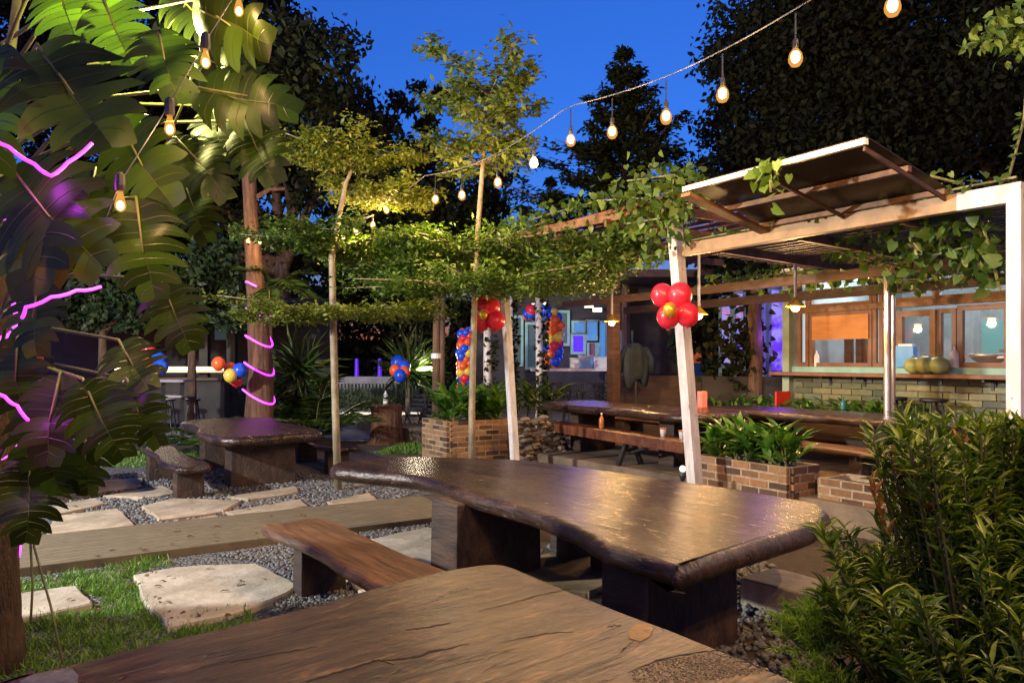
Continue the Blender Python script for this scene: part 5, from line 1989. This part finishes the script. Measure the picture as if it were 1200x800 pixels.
# fresh branch hanging in at the upper right, on a tree standing outside the picture
rt = T('overhanging_tree', 'light green leafy branch reaching in at the upper right corner', 'tree', (5.2, 5.9, 0))
mb = MB()
mb.tube([(5.2, 5.9, 0), (5.25, 5.9, 2.5), (5.0, 5.9, 4.6)], [.12, .10, .07], 8)
e = P(1150, 40, 5.9)
mb.tube([(5.0, 5.9, 4.6), P(1240, 0, 5.9), P(1195, 25, 5.9), e], [.05, .03, .018, .006], 6)
mb.tube([P(1195, 25, 5.9), P(1190, 62, 5.9)], [.012, .004], 5)
mb.tube([(5.0, 5.9, 4.6), (4.2, 4.6, 5.3), (1.6, 1.9, 3.8), (-1.3, 1.05, 3.2)], [.05, .04, .02, .008], 6)
mb.build('trunk', M['bark'], rt)
n = 260
f = RNG.uniform(0, 1, n)
pos = np.array(P(1215, 5, 5.9))[None] * (1 - f[:, None]) + np.array(P(1146, 42, 5.9))[None] * f[:, None]
pos2 = np.array(P(1195, 20, 5.9))[None] * (1 - f[:, None]) + np.array(P(1192, 66, 5.9))[None] * f[:, None]
pos[::3] = pos2[::3]
pos += RNG.normal(size=(n, 3)) * np.array([.06, .1, .07])
# the same tree's higher branch reaches over the nearest table and dapples it
hi = RNG.uniform(0, 1, (170, 1)) ** .8
hp = np.array([[1.6, 1.9, 3.75]]) * (1 - hi) + np.array([[-1.3, 1.05, 3.15]]) * hi + RNG.normal(size=(170, 3)) * np.array([.28, .26, .10])
hp[:, 1] = np.minimum(hp[:, 1], 2.1)
hp[:, 2] = np.maximum(hp[:, 2], 1.75 + .56 * hp[:, 1] + .25)
pos = np.concatenate([pos, hp])
n = len(pos)
leaves('crown', pos, rdir(n, -.6), rdir(n, .4), np.concatenate([RNG.uniform(.07, .12, n - 170), RNG.uniform(.12, .2, 170)]), np.concatenate([np.full(n - 170, .05), np.full(170, .075)]), LANCE, M['leaf_vine'], rt)
pos = np.array(P(1080, -2, 7))[None] + RNG.normal(size=(60, 3)) * np.array([.14, .2, .06])
rt = T('hanging_creeper', 'thin green creeper stem hanging above the right white post', 'vine', P(1180, 215, 6.2))
mb = MB()
mb.tube([P(1204, 90, 6.3), P(1200, 140, 6.3), P(1190, 180, 6.2), P(1181, 212, 6.0)], [.012, .012, .010, .010], 6)
mb.build('stem', M['stem'], rt)
n = 26
f = RNG.uniform(0, 1, n)
leaves('foliage', np.array(P(1203, 110, 6.3))[None] * (1 - f[:, None]) + np.array(P(1183, 210, 6.1))[None] * f[:, None], rdir(n, -.3), rdir(n), .06, .035, LANCE, M['leaf_vine'], rt)

# big reddish trunk wound with purple rope light
D3 = 14.5
tq = P(301, 0, D3)
rt = T('tall_trunk_tree', 'tall rough reddish trunk wound with purple light behind the left table', 'tree', (tq.x, D3, 0))
mb = MB()
zs = np.linspace(0, 7.2, 26)
pts = [(tq.x + .05 * math.sin(z * .9) + (.02 if z < 2 else -.03 * (z - 2)), D3, z) for z in zs]
rad = [max(.13, .29 - .036 * z + (.06 if z < .4 else 0)) for z in zs]
mb.tube(pts, rad, 14, wob=.05)
mb.tube([(tq.x, D3, 4.9), (tq.x + .25, D3, 5.05), (tq.x + .55, D3, 5.06)], [.05, .04, .03], 6)
mb.build('trunk', M['redbark'], rt, smooth=True)
n = 2600
cc = np.array([tq.x, D3, 7.4]) + rdir(n) * (RNG.uniform(0, 1, n) ** .4)[:, None] * np.array([2.0, 1.8, 1.0])
leaves('crown', cc, rdir(n, -.3), rdir(n, .5), RNG.uniform(.15, .3, n), .10, LANCE, M['leaf_dark'], rt)


def rope(label, c, r_of, z0, z1, turns, base_a, thick, x_of=None, tilt=.16):
    rt = T('rope_light', label, 'rope light', (c[0], c[1], z0), 'purple rope lights')
    pts = []
    N = int(turns * 40)
    for k in range(N + 1):
        f = k / N
        z = z0 + (z1 - z0) * f
        a = base_a + f * turns * 2 * math.pi
        r = r_of(z) + thick * .9
        x = c[0] + (x_of(z) if x_of else 0)
        pts.append((x + r * math.cos(a), c[1] + r * math.sin(a), z + tilt * -math.cos(a) * r))
    mb = MB()
    mb.tube(pts, thick, 7)
    mb.build('tube', M['purple'], rt, smooth=True)
    return rt


rope('purple rope light spiralling up the reddish trunk behind the left table', (tq.x, D3), lambda z: max(.14, .31 - .036 * z), .75, 3.2, 4.6, 1.2, .019, lambda z: .05 * math.sin(z * .9), .9)

# ------------------------------------------------------------------ palms and fern clumps in the middle distance


def palm(label, base, nf, L, lift, mat='leaf_palm', leaflet=.28, w=.03, group='palms and spiky plants', h=0.0, cat='palm', droop=.9, amin=0, amax=6.283):
    rt = T('palm_plant', label, cat, base, group)
    base = Vector(base)
    mb = MB()
    if h > 0:
        mb.tube([base, base + ZUP * h], [.07, .06], 8)
    PP, TT, NN = [], [], []
    top = base + ZUP * h
    for k in range(nf):
        a = random.uniform(amin, amax)
        el = random.uniform(*lift)
        d = Vector((math.cos(a) * math.cos(el), math.sin(a) * math.cos(el), math.sin(el)))
        l = L * random.uniform(.75, 1.1)
        ax = []
        for t in np.linspace(0, 1, 9):
            ax.append(top + d * l * t - ZUP * droop * l * .55 * t * t)
        mb.tube(ax, [.014, .012, .011, .010, .009, .008, .006, .005, .003], 5)
        m_ = 44
        ts = np.linspace(.18, 1, m_)
        for sgn in (-1, 1):
            pos = np.array([list(ax[min(7, int(t * 8))].lerp(ax[min(8, int(t * 8) + 1)], t * 8 - min(7, int(t * 8)))) for t in ts])
            sd = Vector((-d.y, d.x, 0)).normalized() * sgn
            tt = np.array(sd)[None] + np.array(d)[None] * .55 + np.array([0, 0, -.25])[None] + RNG.normal(size=(m_, 3)) * .08
            PP.append(pos)
            TT.append(tt)
            NN.append(np.tile([0, 0, 1.0], (m_, 1)) + RNG.normal(size=(m_, 3)) * .1)
    mb.build('stem', M['stem'], rt)
    PP, TT, NN = np.concatenate(PP), np.concatenate(TT), np.concatenate(NN)
    n = len(PP)
    ll = RNG.uniform(.7, 1.1, n) * leaflet
    leaves('fronds', PP, TT, NN, ll, w, LANCE, M[mat], rt)


palm('arching palm with yellow-lit fronds left of the reddish trunk', (tq.x - .55, 14.1, 0), 12, 1.5, (.5, 1.3), 'leaf_palm', .32, .03)
palm('tall arching palm behind the right of the reddish trunk', (tq.x + .9, 15.3, 0), 15, 2.6, (.7, 1.45), 'leaf_palm', .42, .035)
palm('feathery palm fronds hanging under the four bulbs', (tq.x + .1, 14.9, 2.2), 9, 1.3, (-.1, .9), 'leaf_palm', .34, .03, 'palms and spiky plants', .9)
palm('dense palm clump between the reddish trunk and the slim tree', (P(352, 0, 16.8).x, 16.8, 0), 18, 1.5, (.6, 1.4), 'leaf_palm', .36, .035)
# spiky dracaena
for px, d, lab in ((478, 18.0, 'spiky-leaved plant beside the blue balloon bunch'), (352, 15.6, 'spiky-leaved plant in front of the palm clump')):
    q = P(px, 0, d)
    rt = T('spiky_plant', lab, 'plant', (q.x, q.y, 0), 'palms and spiky plants')
    mb = MB()
    mb.tube([(q.x, q.y, 0), (q.x, q.y, 1.5)], [.07, .05], 8)
    mb.build('stem', M['palebark'], rt)
    n = 120
    pos = np.tile([q.x, q.y, 1.5], (n, 1)) + RNG.normal(size=(n, 3)) * .07
    leaves('foliage', pos, rdir(n, .45), rdir(n, .8), RNG.uniform(.7, 1.15, n), .05, LANCE, M['leaf_palm'], rt)

# ------------------------------------------------------------------ vines on the pergola


def vine(label, runs, per_m, leafL, spread, mat='leaf_vine'):
    rt = T('climbing_vine', label, 'vine', runs[0][0], 'vines climbing the pergola')
    mb = MB()
    PP = []
    for pts in runs:
        pts = [Vector(p) for p in pts]
        mb = MB()
        mb.tube(pts, .012, 5)
        mb.build('stem', M['stem'], rt)
        for i in range(len(pts) - 1):
            L = (pts[i + 1] - pts[i]).length
            m_ = max(3, int(L * per_m))
            f = RNG.uniform(0, 1, m_)
            PP.append(np.array(pts[i])[None] * (1 - f[:, None]) + np.array(pts[i + 1])[None] * f[:, None] + RNG.normal(size=(m_, 3)) * np.array(spread))
    PP = np.concatenate(PP)
    n = len(PP)
    ll = RNG.uniform(.55, 1.2, n) * leafL
    leaves('foliage', PP, rdir(n, -.5), rdir(n, .6), ll, ll * .8, HEART, M[mat], rt)
    return rt


vine('dense vine heaped on the pergola corner above the right leaning post',
     [[P(735, 212, 8.9), P(790, 205, 8.6), P(830, 225, 8.4)], [P(700, 235, 9.4), P(760, 232, 8.9), P(812, 240, 8.5)], [P(790, 205, 8.6), P(786, 240, 8.6), P(790, 280, 8.5)], [P(735, 262, 9.2), P(800, 252, 8.6)]], 130, .115, (.10, .12, .10))
vine('vine covering the red-brown slats of the left pergola bay',
     [[P(585, 270, 11.2), P(640, 252, 10.6), P(700, 236, 9.8)], [P(600, 300, 11), P(680, 280, 10.2), P(770, 268, 9.2)], [P(640, 320, 11.4), P(720, 305, 10.2), P(790, 296, 9.3)], [P(655, 335, 12), P(720, 330, 11)]], 85, .11, (.14, .16, .08))
vine('vine with lobed leaves hanging from the beam near the right white post',
     [[P(985, 262, 7.6), P(1040, 268, 7.2), P(1110, 262, 6.5), P(1165, 262, 6.2)], [P(1150, 258, 6.2), P(1162, 300, 6.2), P(1172, 340, 6.2)], [P(1010, 285, 7.9), P(1090, 300, 7.4), P(1150, 285, 6.6)], [P(940, 280, 8.6), P(1000, 300, 8.6), P(1080, 318, 8.3)], [P(1060, 275, 8), P(1120, 290, 7.4), P(1165, 310, 6.9)]], 75, .12, (.09, .12, .07))
vine('bright vine tuft curling over the awning edge', [[P(890, 205, 6.3), P(903, 195, 6.15), P(912, 205, 6.1)], [P(903, 195, 6.15), P(903, 225, 6.15)]], 85, .12, (.05, .05, .05))
vine('leaf garland draped along the top of the bar windows',
     [[P(930, 335, 10.5), P(1000, 322, 10.2), P(1050, 330, 9.6), P(1110, 322, 9.2), P(1170, 318, 8.8)], [P(830, 330, 11.5), P(900, 322, 11), P(960, 318, 10.6)]], 110, .10, (.12, .14, .08))
vine('fine creeper along the front beam of the right pergola bay', [[ps2 + ZUP * 3.12 + V * .1, ps2.lerp(ps3, .5) + ZUP * 3.12, ps3 + ZUP * 3.14]], 32, .07, (.05, .05, .03))
vine('dark creeper over the pergola roof beside the awning', [[P(1085, 215, 6.9), P(1060, 240, 7.6), P(1000, 240, 8.2)], [P(1090, 206, 6.5), P(1130, 216, 6.4)]], 60, .09, (.10, .12, .05))

# ------------------------------------------------------------------ right shrub and feathery plants
sh = Vector((2.10, 3.02, 0))
rt = T('leafy_shrub', 'large dark green lance-leaved shrub with orange tips at lower right', 'shrub', sh)
PP, TT, LL, RP, RT, RL = [], [], [], [], [], []
mb = MB()
for k in range(520):
    a = random.uniform(0, 6.28)
    rr = math.sqrt(random.uniform(0, 1)) * .80
    hgt = random.uniform(.45, 1.28) * (1.0 if rr < .5 else .82)
    if k < 110:
        a = random.uniform(1.2, 3.6)
        rr = random.uniform(0, .62)
        hgt = random.uniform(1.25, 1.52)
    bs = sh + Vector((math.cos(a) * rr * .35, math.sin(a) * rr * .35, 0))
    tp = sh + Vector((math.cos(a) * rr * 1.05, math.sin(a) * rr, hgt))
    mdl = bs.lerp(tp, .5) + Vector((math.cos(a) * .04, math.sin(a) * .04, 0))
    mb.tube([bs, mdl, tp], [.008, .006, .003], 5)
    m_ = 84
    f = RNG.uniform(.25, 1, m_) ** .75
    pos = np.array(bs)[None] * (1 - f[:, None]) + np.array(tp)[None] * f[:, None]
    ang = RNG.uniform(0, 6.283, m_)
    tt = np.column_stack([np.cos(ang), np.sin(ang), RNG.uniform(.2, 1.5, m_)])
    ll = RNG.uniform(.06, .12, m_)
    if k < 9:
        redm = f > .80
        RP.append(pos[redm])
        RT.append(tt[redm] + np.array([0, 0, 1.0]))
        RL.append(ll[redm] * .7)
        pos, tt, ll = pos[~redm], tt[~redm], ll[~redm]
    PP.append(pos)
    TT.append(tt)
    LL.append(ll)
mb.build('stem', M['darkstem'], rt)
PP, TT, LL = np.concatenate(PP), np.concatenate(TT), np.concatenate(LL)
kp = ~((PP[:, 2] < .95) & (PP[:, 0] < 1.20 + .45 * (.95 - PP[:, 2])))       # the shrub is bare and narrow low down on its left
PP, TT, LL = PP[kp], TT[kp], LL[kp]
leaves('foliage', PP, TT, np.array([0, 0, 1.0]) + RNG.normal(size=(len(PP), 3)) * .3, LL, LL * .19, LANCE, M['leaf_bush'], rt)
RP, RT, RL = np.concatenate(RP), np.concatenate(RT), np.concatenate(RL)
leaves('new_shoots', RP, RT, np.array([0, 0, 1.0]) + RNG.normal(size=(len(RP), 3)) * .3, RL, RL * .22, LANCE, M['leaf_red'], rt)
for (px, py, d, r, lab) in ((958, 715, 3.45, .23, 'upper bright green feathery plant beside the stone step'), (966, 790, 3.2, .20, 'lower bright green feathery plant at the foot of the shrub')):
    c = P(px, py + 25, d)
    rt = T('feathery_plant', lab, 'plant', (c.x, c.y, 0), 'bright feathery plants under the shrub')
    mb = MB()
    PP, TT = [], []
    for k in range(80):
        a, el = random.uniform(0, 6.28), random.uniform(.1, 1.5)
        dv = Vector((math.cos(a) * math.cos(el), math.sin(a) * math.cos(el), math.sin(el)))
        b0_ = Vector((c.x, c.y, c.z - .08))
        e = b0_ + dv * r * random.uniform(.8, 1.2)
        mb.tube([Vector((c.x, c.y, 0)), b0_, e], [.006, .004, .002], 4)
        f = RNG.uniform(.25, 1, 60)
        PP.append(np.array(b0_)[None] * (1 - f[:, None]) + np.array(e)[None] * f[:, None])
        TT.append(RNG.normal(size=(60, 3)) * .8 + np.array(dv)[None] * 1.1)
    mb.build('stem', M['stem'], rt)
    PP, TT = np.concatenate(PP), np.concatenate(TT)
    leaves('foliage', PP, TT, rdir(len(PP), .5), RNG.uniform(.025, .055, len(PP)), .006, LANCE, M['leaf_fern'], rt)

# ------------------------------------------------------------------ left trunk with split-leaf climber
tr_x, tr_y = -3.08, 4.2
rt = T('rough_palm_tree', 'thick rough trunk at the left edge carrying the split-leaf climber', 'tree', (tr_x, tr_y, 0))
mb = MB()
zs = np.linspace(0, 5.5, 30)
tr_r = lambda z: .25 - .012 * z + (.07 * (1 - z / .5) if z < .5 else 0)
mb.tube([(tr_x + .04 * math.sin(z * 1.3), tr_y, z) for z in zs], [tr_r(z) for z in zs], 16, wob=.05)
mb.build('trunk', M['leftbark'], rt, smooth=True)
n = 500
cc = np.array([tr_x, tr_y, 5.7]) + rdir(n) * (RNG.uniform(0, 1, n) ** .5)[:, None] * np.array([1.6, 1.4, .5])
leaves('crown', cc, rdir(n, -.4), rdir(n, .4), RNG.uniform(.3, .6, n), .12, LANCE, M['leaf_dark'], rt)
rope('purple rope light wrapped loosely round the thick left trunk', (tr_x, tr_y), lambda z: tr_r(z) + .02, .9, 4.3, 5.2, .4, .013, None, 1.1)
rtp = T('rope_light', 'loose purple rope light bridging the leaves of the split-leaf plant', 'rope light', P(25, 365, 3.6), 'purple rope lights')
mb = MB()
for pts in ([P(-20, 155, 2.62), P(10, 172, 2.58), P(40, 192, 2.55), P(60, 206, 2.52), P(80, 190, 2.58), P(108, 168, 2.64)], [P(26, 372, 2.7), P(30, 360, 2.66), P(60, 348, 2.68), P(90, 340, 2.75), P(118, 336, 2.85)], [P(-15, 452, 2.8), P(5, 464, 2.75), P(20, 475, 2.74), P(33, 492, 2.8)]):
    sm = [Vector(pts[0])]
    for q0_, q1_ in zip(pts, pts[1:]):
        for t_ in (.33, .66, 1.0):
            sm.append(q0_.lerp(q1_, t_) + ZUP * -.006 * math.sin(math.pi * t_))
    mb = MB()
    mb.tube(sm, .0065, 7)
    mb.build('tube', M['purple'], rtp, smooth=True)


def monstera_leaf(Lm, nlobe=6, inner=.42, droop=.3, seed=0):
    """local mesh: x along the midrib, y across, z up: a heart cut into broad fingers joined near the midrib"""
    rs = random.Random(seed)
    vs, fs, veins = [], [], []

    def rim(u):
        x = Lm * (-.17 + 1.17 * u ** .95)
        y = Lm * .50 * max(0.0, math.sin(math.pi * min(1, u) ** .72)) ** .62
        return x, y

    def rib(u):
        return Lm * (.02 + .93 * max(0, u - .06))

    wav = rs.uniform(.02, .05)

    def addv(x, y):
        z = -droop * (x / Lm) ** 2 * Lm * .55 - droop * .8 * (abs(y) / Lm) ** 1.7 * Lm + .13 * abs(y) + wav * Lm * math.sin(9 * x / Lm + 5 * y / Lm + seed)
        vs.append((x, y, z))
        return len(vs) - 1
    for sg in (-1, 1):
        cuts = [0] + [(i + rs.uniform(-.12, .12)) / nlobe for i in range(1, nlobe)] + [1.0]
        for i in range(nlobe):
            u0, u1 = cuts[i], cuts[i + 1]
            um = (u0 + u1) / 2
            inn = inner * rs.uniform(.75, 1.1) if i < nlobe - 1 else .75
            gap = (u1 - u0) * rs.uniform(.15, .26)
            ncs, rows = 7, []
            reach = rs.uniform(.93, 1.03)
            for k in range(ncs + 1):
                q = k / ncs
                sh = max(0, (q - inn) / (1 - inn))
                g = gap * sh ** .7
                if sh > .55:
                    g = gap + ((u1 - u0) / 2 - gap) * (1 - max(.10, 1 - ((sh - .55) / .45) ** 2.2))
                row = []
                for j in range(4):
                    u = (u0 + g) + (u1 - u0 - 2 * g) * j / 3
                    ru = u0 + (u1 - u0) * j / 3
                    rx, ry = rim(u)
                    px_ = rib(ru) * (1 - q) + (rx + .17 * Lm * sh ** 1.5 * (1 - .6 * um)) * q * reach + rib(ru) * q * (1 - reach)
                    row.append(addv(px_, sg * ry * q * reach))
                rows.append(row)
            for k in range(ncs):
                a, b2 = rows[k], rows[k + 1]
                for j in range(3):
                    f = (a[j], a[j + 1], b2[j + 1], b2[j])
                    fs.append(f if sg > 0 else f[::-1])
            # side vein up the middle of the finger
            for k in range(ncs - 1):
                a, b2 = [[(Vector(vs[r[1]]) + Vector(vs[r[2]])) / 2 for r in (rows[k + d_],)][0] for d_ in (0, 1)]
                w_ = .0045 * Lm * (1 - .7 * k / ncs)
                n0 = len(vs)
                for p_ in (a, b2):
                    vs.append((p_.x - w_, p_.y, p_.z + .004 * Lm))
                    vs.append((p_.x + w_, p_.y, p_.z + .004 * Lm))
                f = (n0, n0 + 1, n0 + 3, n0 + 2)
                veins.append(len(fs))
                fs.append(f if sg > 0 else f[::-1])
    for k in range(10):
        u0, u1 = k / 10 * .94 * Lm, (k + 1) / 10 * .94 * Lm
        w_ = .011 * Lm * (1 - .08 * k)
        n0 = len(vs)
        for x_, q_ in ((u0, w_), (u1, w_ * .9)):
            for y_ in (-q_, q_):
                addv(x_, y_)
                vs[-1] = (vs[-1][0], vs[-1][1], vs[-1][2] + .006 * Lm)
        veins.append(len(fs))
        fs.append((n0, n0 + 2, n0 + 3, n0 + 1))
    return vs, fs, veins


def make_leaf_mesh(k):
    v_, f_, ve_ = monstera_leaf(1.0, 6 + k % 3, .36 + .08 * (k % 2), .22 + .12 * (k % 3), k)
    me = bpy.data.meshes.new('split_leaf')
    me.from_pydata(v_, [], f_)
    me.update()
    me.polygons.foreach_set('use_smooth', [True] * len(me.polygons))
    me.materials.append(M['monstera'])
    me.materials.append(M['vein'])
    for k_ in ve_:
        me.polygons[k_].material_index = 1
    return me


LEAFM = [make_leaf_mesh(k) for k in range(5)]
for px_, py_, d_ in ((40, 205, 2.75), (75, 330, 2.9), (15, 480, 2.95)):
    lamp('POINT', 'rope_glow', P(px_, py_, d_), 0.9, (.75, .05, 1.0), .05)
mon = T('split_leaf_plant', 'large split-leaf climber with hanging leaves covering the upper left', 'plant', (tr_x, tr_y, 0))
stm = MB()
stem_pts = [(tr_x + .26, tr_y - .16, .1), (tr_x + .3, tr_y - .18, 1.0), (tr_x + .30, tr_y - .2, 2.0), (tr_x + .36, tr_y - .2, 3.0), (tr_x + .45, tr_y - .15, 4.0)]
stm.tube(stem_pts, [.03, .03, .028, .026, .02], 8)


def mleaf(px, py, d, tx, ty, td, Lm, face=(0, -1, .35), k=0, anchor=None):
    """leaf base at picture point px,py and depth d; its tip toward tx,ty at depth td; length Lm; face = where its upper side looks"""
    b0_ = P(px, py, d)
    x = (P(tx, ty, td) - b0_).normalized()
    f = Vector(face)
    z = (f - x * f.dot(x)).normalized()
    y = z.cross(x)
    Mx = Matrix((x, y, z)).transposed().to_4x4()
    o = bpy.data.objects.new('leaf', LEAFM[k % len(LEAFM)])
    COL.objects.link(o)
    o.parent = mon
    o.matrix_local = Matrix.Translation(b0_ - Vector((tr_x, tr_y, 0))) @ Mx @ Matrix.Diagonal((Lm, Lm, Lm, 1))
    zz = max(.3, min(4.0, b0_.z + .15))
    an = Vector((tr_x + .34, tr_y - .2, zz - .25)) if anchor is None else Vector(anchor)
    stm.tube([an, an.lerp(b0_, .5) + ZUP * .14, b0_ - x * .01 + ZUP * .02, b0_ + x * Lm * .5 + z * .004], [.011, .009, .007, .003], 6)


ML = [
    (45, 60, 2.8, 128, 178, 2.6, .50, (.1, -1, .3), 0), (2, 60, 2.75, -12, 185, 2.65, .46, (.2, -1, .2), 1),
    (186, 42, 3.15, 214, 122, 3.05, .36, (.2, -1, .3), 2), (120, 0, 3.2, 168, 88, 3.1, .40, (.1, -1, .3), 3), (70, -20, 3.3, 90, 50, 3.2, .36, (0, -1, .4), 4),
    (228, 6, 3.3, 322, 62, 3.2, .40, (-.1, -.8, -.5), 0), (232, 108, 3.3, 330, 116, 3.2, .42, (.1, -1, .3), 1), (236, 72, 3.5, 318, 92, 3.4, .34, (.1, -1, .4), 2),
    (140, 148, 3.05, 212, 268, 2.9, .47, (.15, -1, .3), 3), (160, 240, 3.0, 196, 395, 2.9, .48, (.25, -1, .25), 4), (112, 205, 3.1, 80, 318, 3.0, .40, (-.1, -1, .3), 0),
    (288, 148, 3.5, 322, 232, 3.4, .32, (.5, -.8, .2), 1), (208, 168, 3.4, 272, 232, 3.3, .38, (.3, -1, .2), 2), (58, 215, 2.95, 8, 340, 2.85, .48, (0, -1, .3), 3),
    (15, 205, 2.9, 118, 335, 2.75, .52, (.1, -1, .25), 4), (45, 335, 3.2, 35, 450, 3.1, .38, (-.1, -1, .2), 1),
    (98, 452, 3.0, 146, 548, 2.9, .42, (.15, -1, .35), 2), (70, 445, 3.15, 48, 545, 3.05, .36, (0, -1, .25), 3), (150, 452, 3.2, 194, 535, 3.1, .32, (.2, -1, .3), 4),
    (140, 405, 3.3, 186, 470, 3.2, .30, (.2, -1, .2), 0), (48, 478, 3.2, 56, 612, 3.12, .44, (.3, -1, .1), 1), (34, 540, 3.3, 40, 662, 3.2, .36, (.5, -1, 0), 2),
    (190, 335, 3.35, 226, 425, 3.25, .30, (.4, -1, .1), 1), 
    (215, 215, 3.6, 242, 310, 3.5, .34, (.3, -1, .2), 2), (100, 520, 3.3, 92, 600, 3.25, .24, (.2, -1, .2), 3), (200, -10, 3.6, 262, 50, 3.5, .36, (.1, -1, .4), 1),
    (250, 130, 3.7, 262, 205, 3.6, .32, (.2, -1, .1), 3), (20, 400, 3.3, 8, 500, 3.2, .36, (.2, -1, .1), 4),
]
rsl = random.Random(5)
for k_, args in enumerate(ML):
    a_ = list(args)
    a_[7] = tuple(c_ + rsl.uniform(-.38, .38) * (1 if j_ != 1 else .3) for j_, c_ in enumerate(a_[7]))
    a_[6] *= rsl.uniform(.78, 1.06)
    a_[5] += rsl.uniform(-.12, .12)
    a_[3] += rsl.uniform(-14, 14)
    mleaf(*a_)
# aerial roots hanging to the ground
for (px, py, d), (qx, qy) in (((36, 640, 3.6), (36, 730)), ((40, 640, 3.6), (74, 778)), ((222, 0, 3.6), (150, 90)), ((235, 60, 3.5), (190, 180))):
    a = P(px, py, d)
    b_ = P(qx, qy, d)
    stm.tube([a + ZUP * .15, a, a.lerp(b_, .5) + Vector((.01, 0, 0)), b_], .006, 5)
stm.build('stem', M['stem'], mon, smooth=True)
lamp('POINT', 'leaf_bulb_light', P(160, 45, 3.5), 30, (1.0, .88, .30), .05)

# ------------------------------------------------------------------ small things on tables
zt = 1.05
for px, d, lab in ((775, 9.9, 'small paper cup on the trestle bench, left of two'), (788, 9.75, 'small paper cup on the trestle bench nearer the post')):
    q = rb0.lerp(rb1, .80 if px == 775 else .90) + ny * .2
    rt = T('paper_cup', lab, 'cup', (q.x, q.y, .75), 'paper cups on the trestle bench')
    mb = MB()
    mb.lathe([(.03, 0), (.042, .10), (.044, .105)], (q.x, q.y, .75), 14)
    mb.build('body', M['whitepl'], rt, smooth=True)
    mb = MB()
    mb.lathe([(.046, .1), (.047, .112), (.04, .118)], (q.x, q.y, .75), 14)
    mb.build('lid', M['brownpl'], rt, smooth=True)
q = rb0.lerp(rb1, .12) + ny * .12
rt = T('foil_tray', 'shiny pale foil tray lying near the far end of the trestle bench', 'tray', (q.x, q.y, .75))
mb = MB()
mb.lathe([(.08, 0), (.11, .035), (.115, .036), (.105, .03), (.075, .006)], (q.x, q.y, .75), 16)
mb.build('dish', M['steel'], rt, smooth=True)
mb = MB()
mb.lathe([(.07, .0), (.068, .012)], (q.x, q.y, .758), 16)
mb.build('napkin', M['whitepl'], rt)
q = rb0.lerp(rb1, .42) + ny * .2
bottle('amber sauce bottle on the trestle bench beside the table leg', Vector((q.x, q.y, .75)), .22, .04, M['brownpl'], M['whitepl'])
q = P(823, 477, 10.9)
M['pink'] = rough_mat('pink_card', (0.62, 0.16, 0.14), (0.74, 0.24, 0.2), 4, .6, .05)
rt = T('napkin_box', 'pink upright napkin box on the end of the table behind the leaning post', 'box', (q.x, q.y, zt))
mb = MB()
mb.box((q.x, q.y, zt + .135), (.11, .09, .23), GRID)
mb.build('card', M['pink'], rt, bevel=.004)
mb = MB()
mb.box((q.x, q.y, zt + .0125), (.12, .10, .025), GRID)
mb.build('base', M['brownpl'], rt)
# small floor spotlight at the planter corner
q = Vector((1.95, 8.55, TZ))
q = P(800, 549, 8.3)
rt = T('floor_spotlight', 'small round white floor light at the corner of the brick planter', 'lamp', (q.x, q.y, q.z - .1))
mb = MB()
mb.lathe([(.02, -.14), (.035, -.09), (.04, -.04), (.03, -.035)], q, 12)
mb.build('housing', M['black'], rt, smooth=True)
mb = MB()
mb.sphere(q, .036, 12, 8)
mb.build('lens', emit_mat('cool_floor_light', (.95, 1, .9), .5), rt, smooth=True)
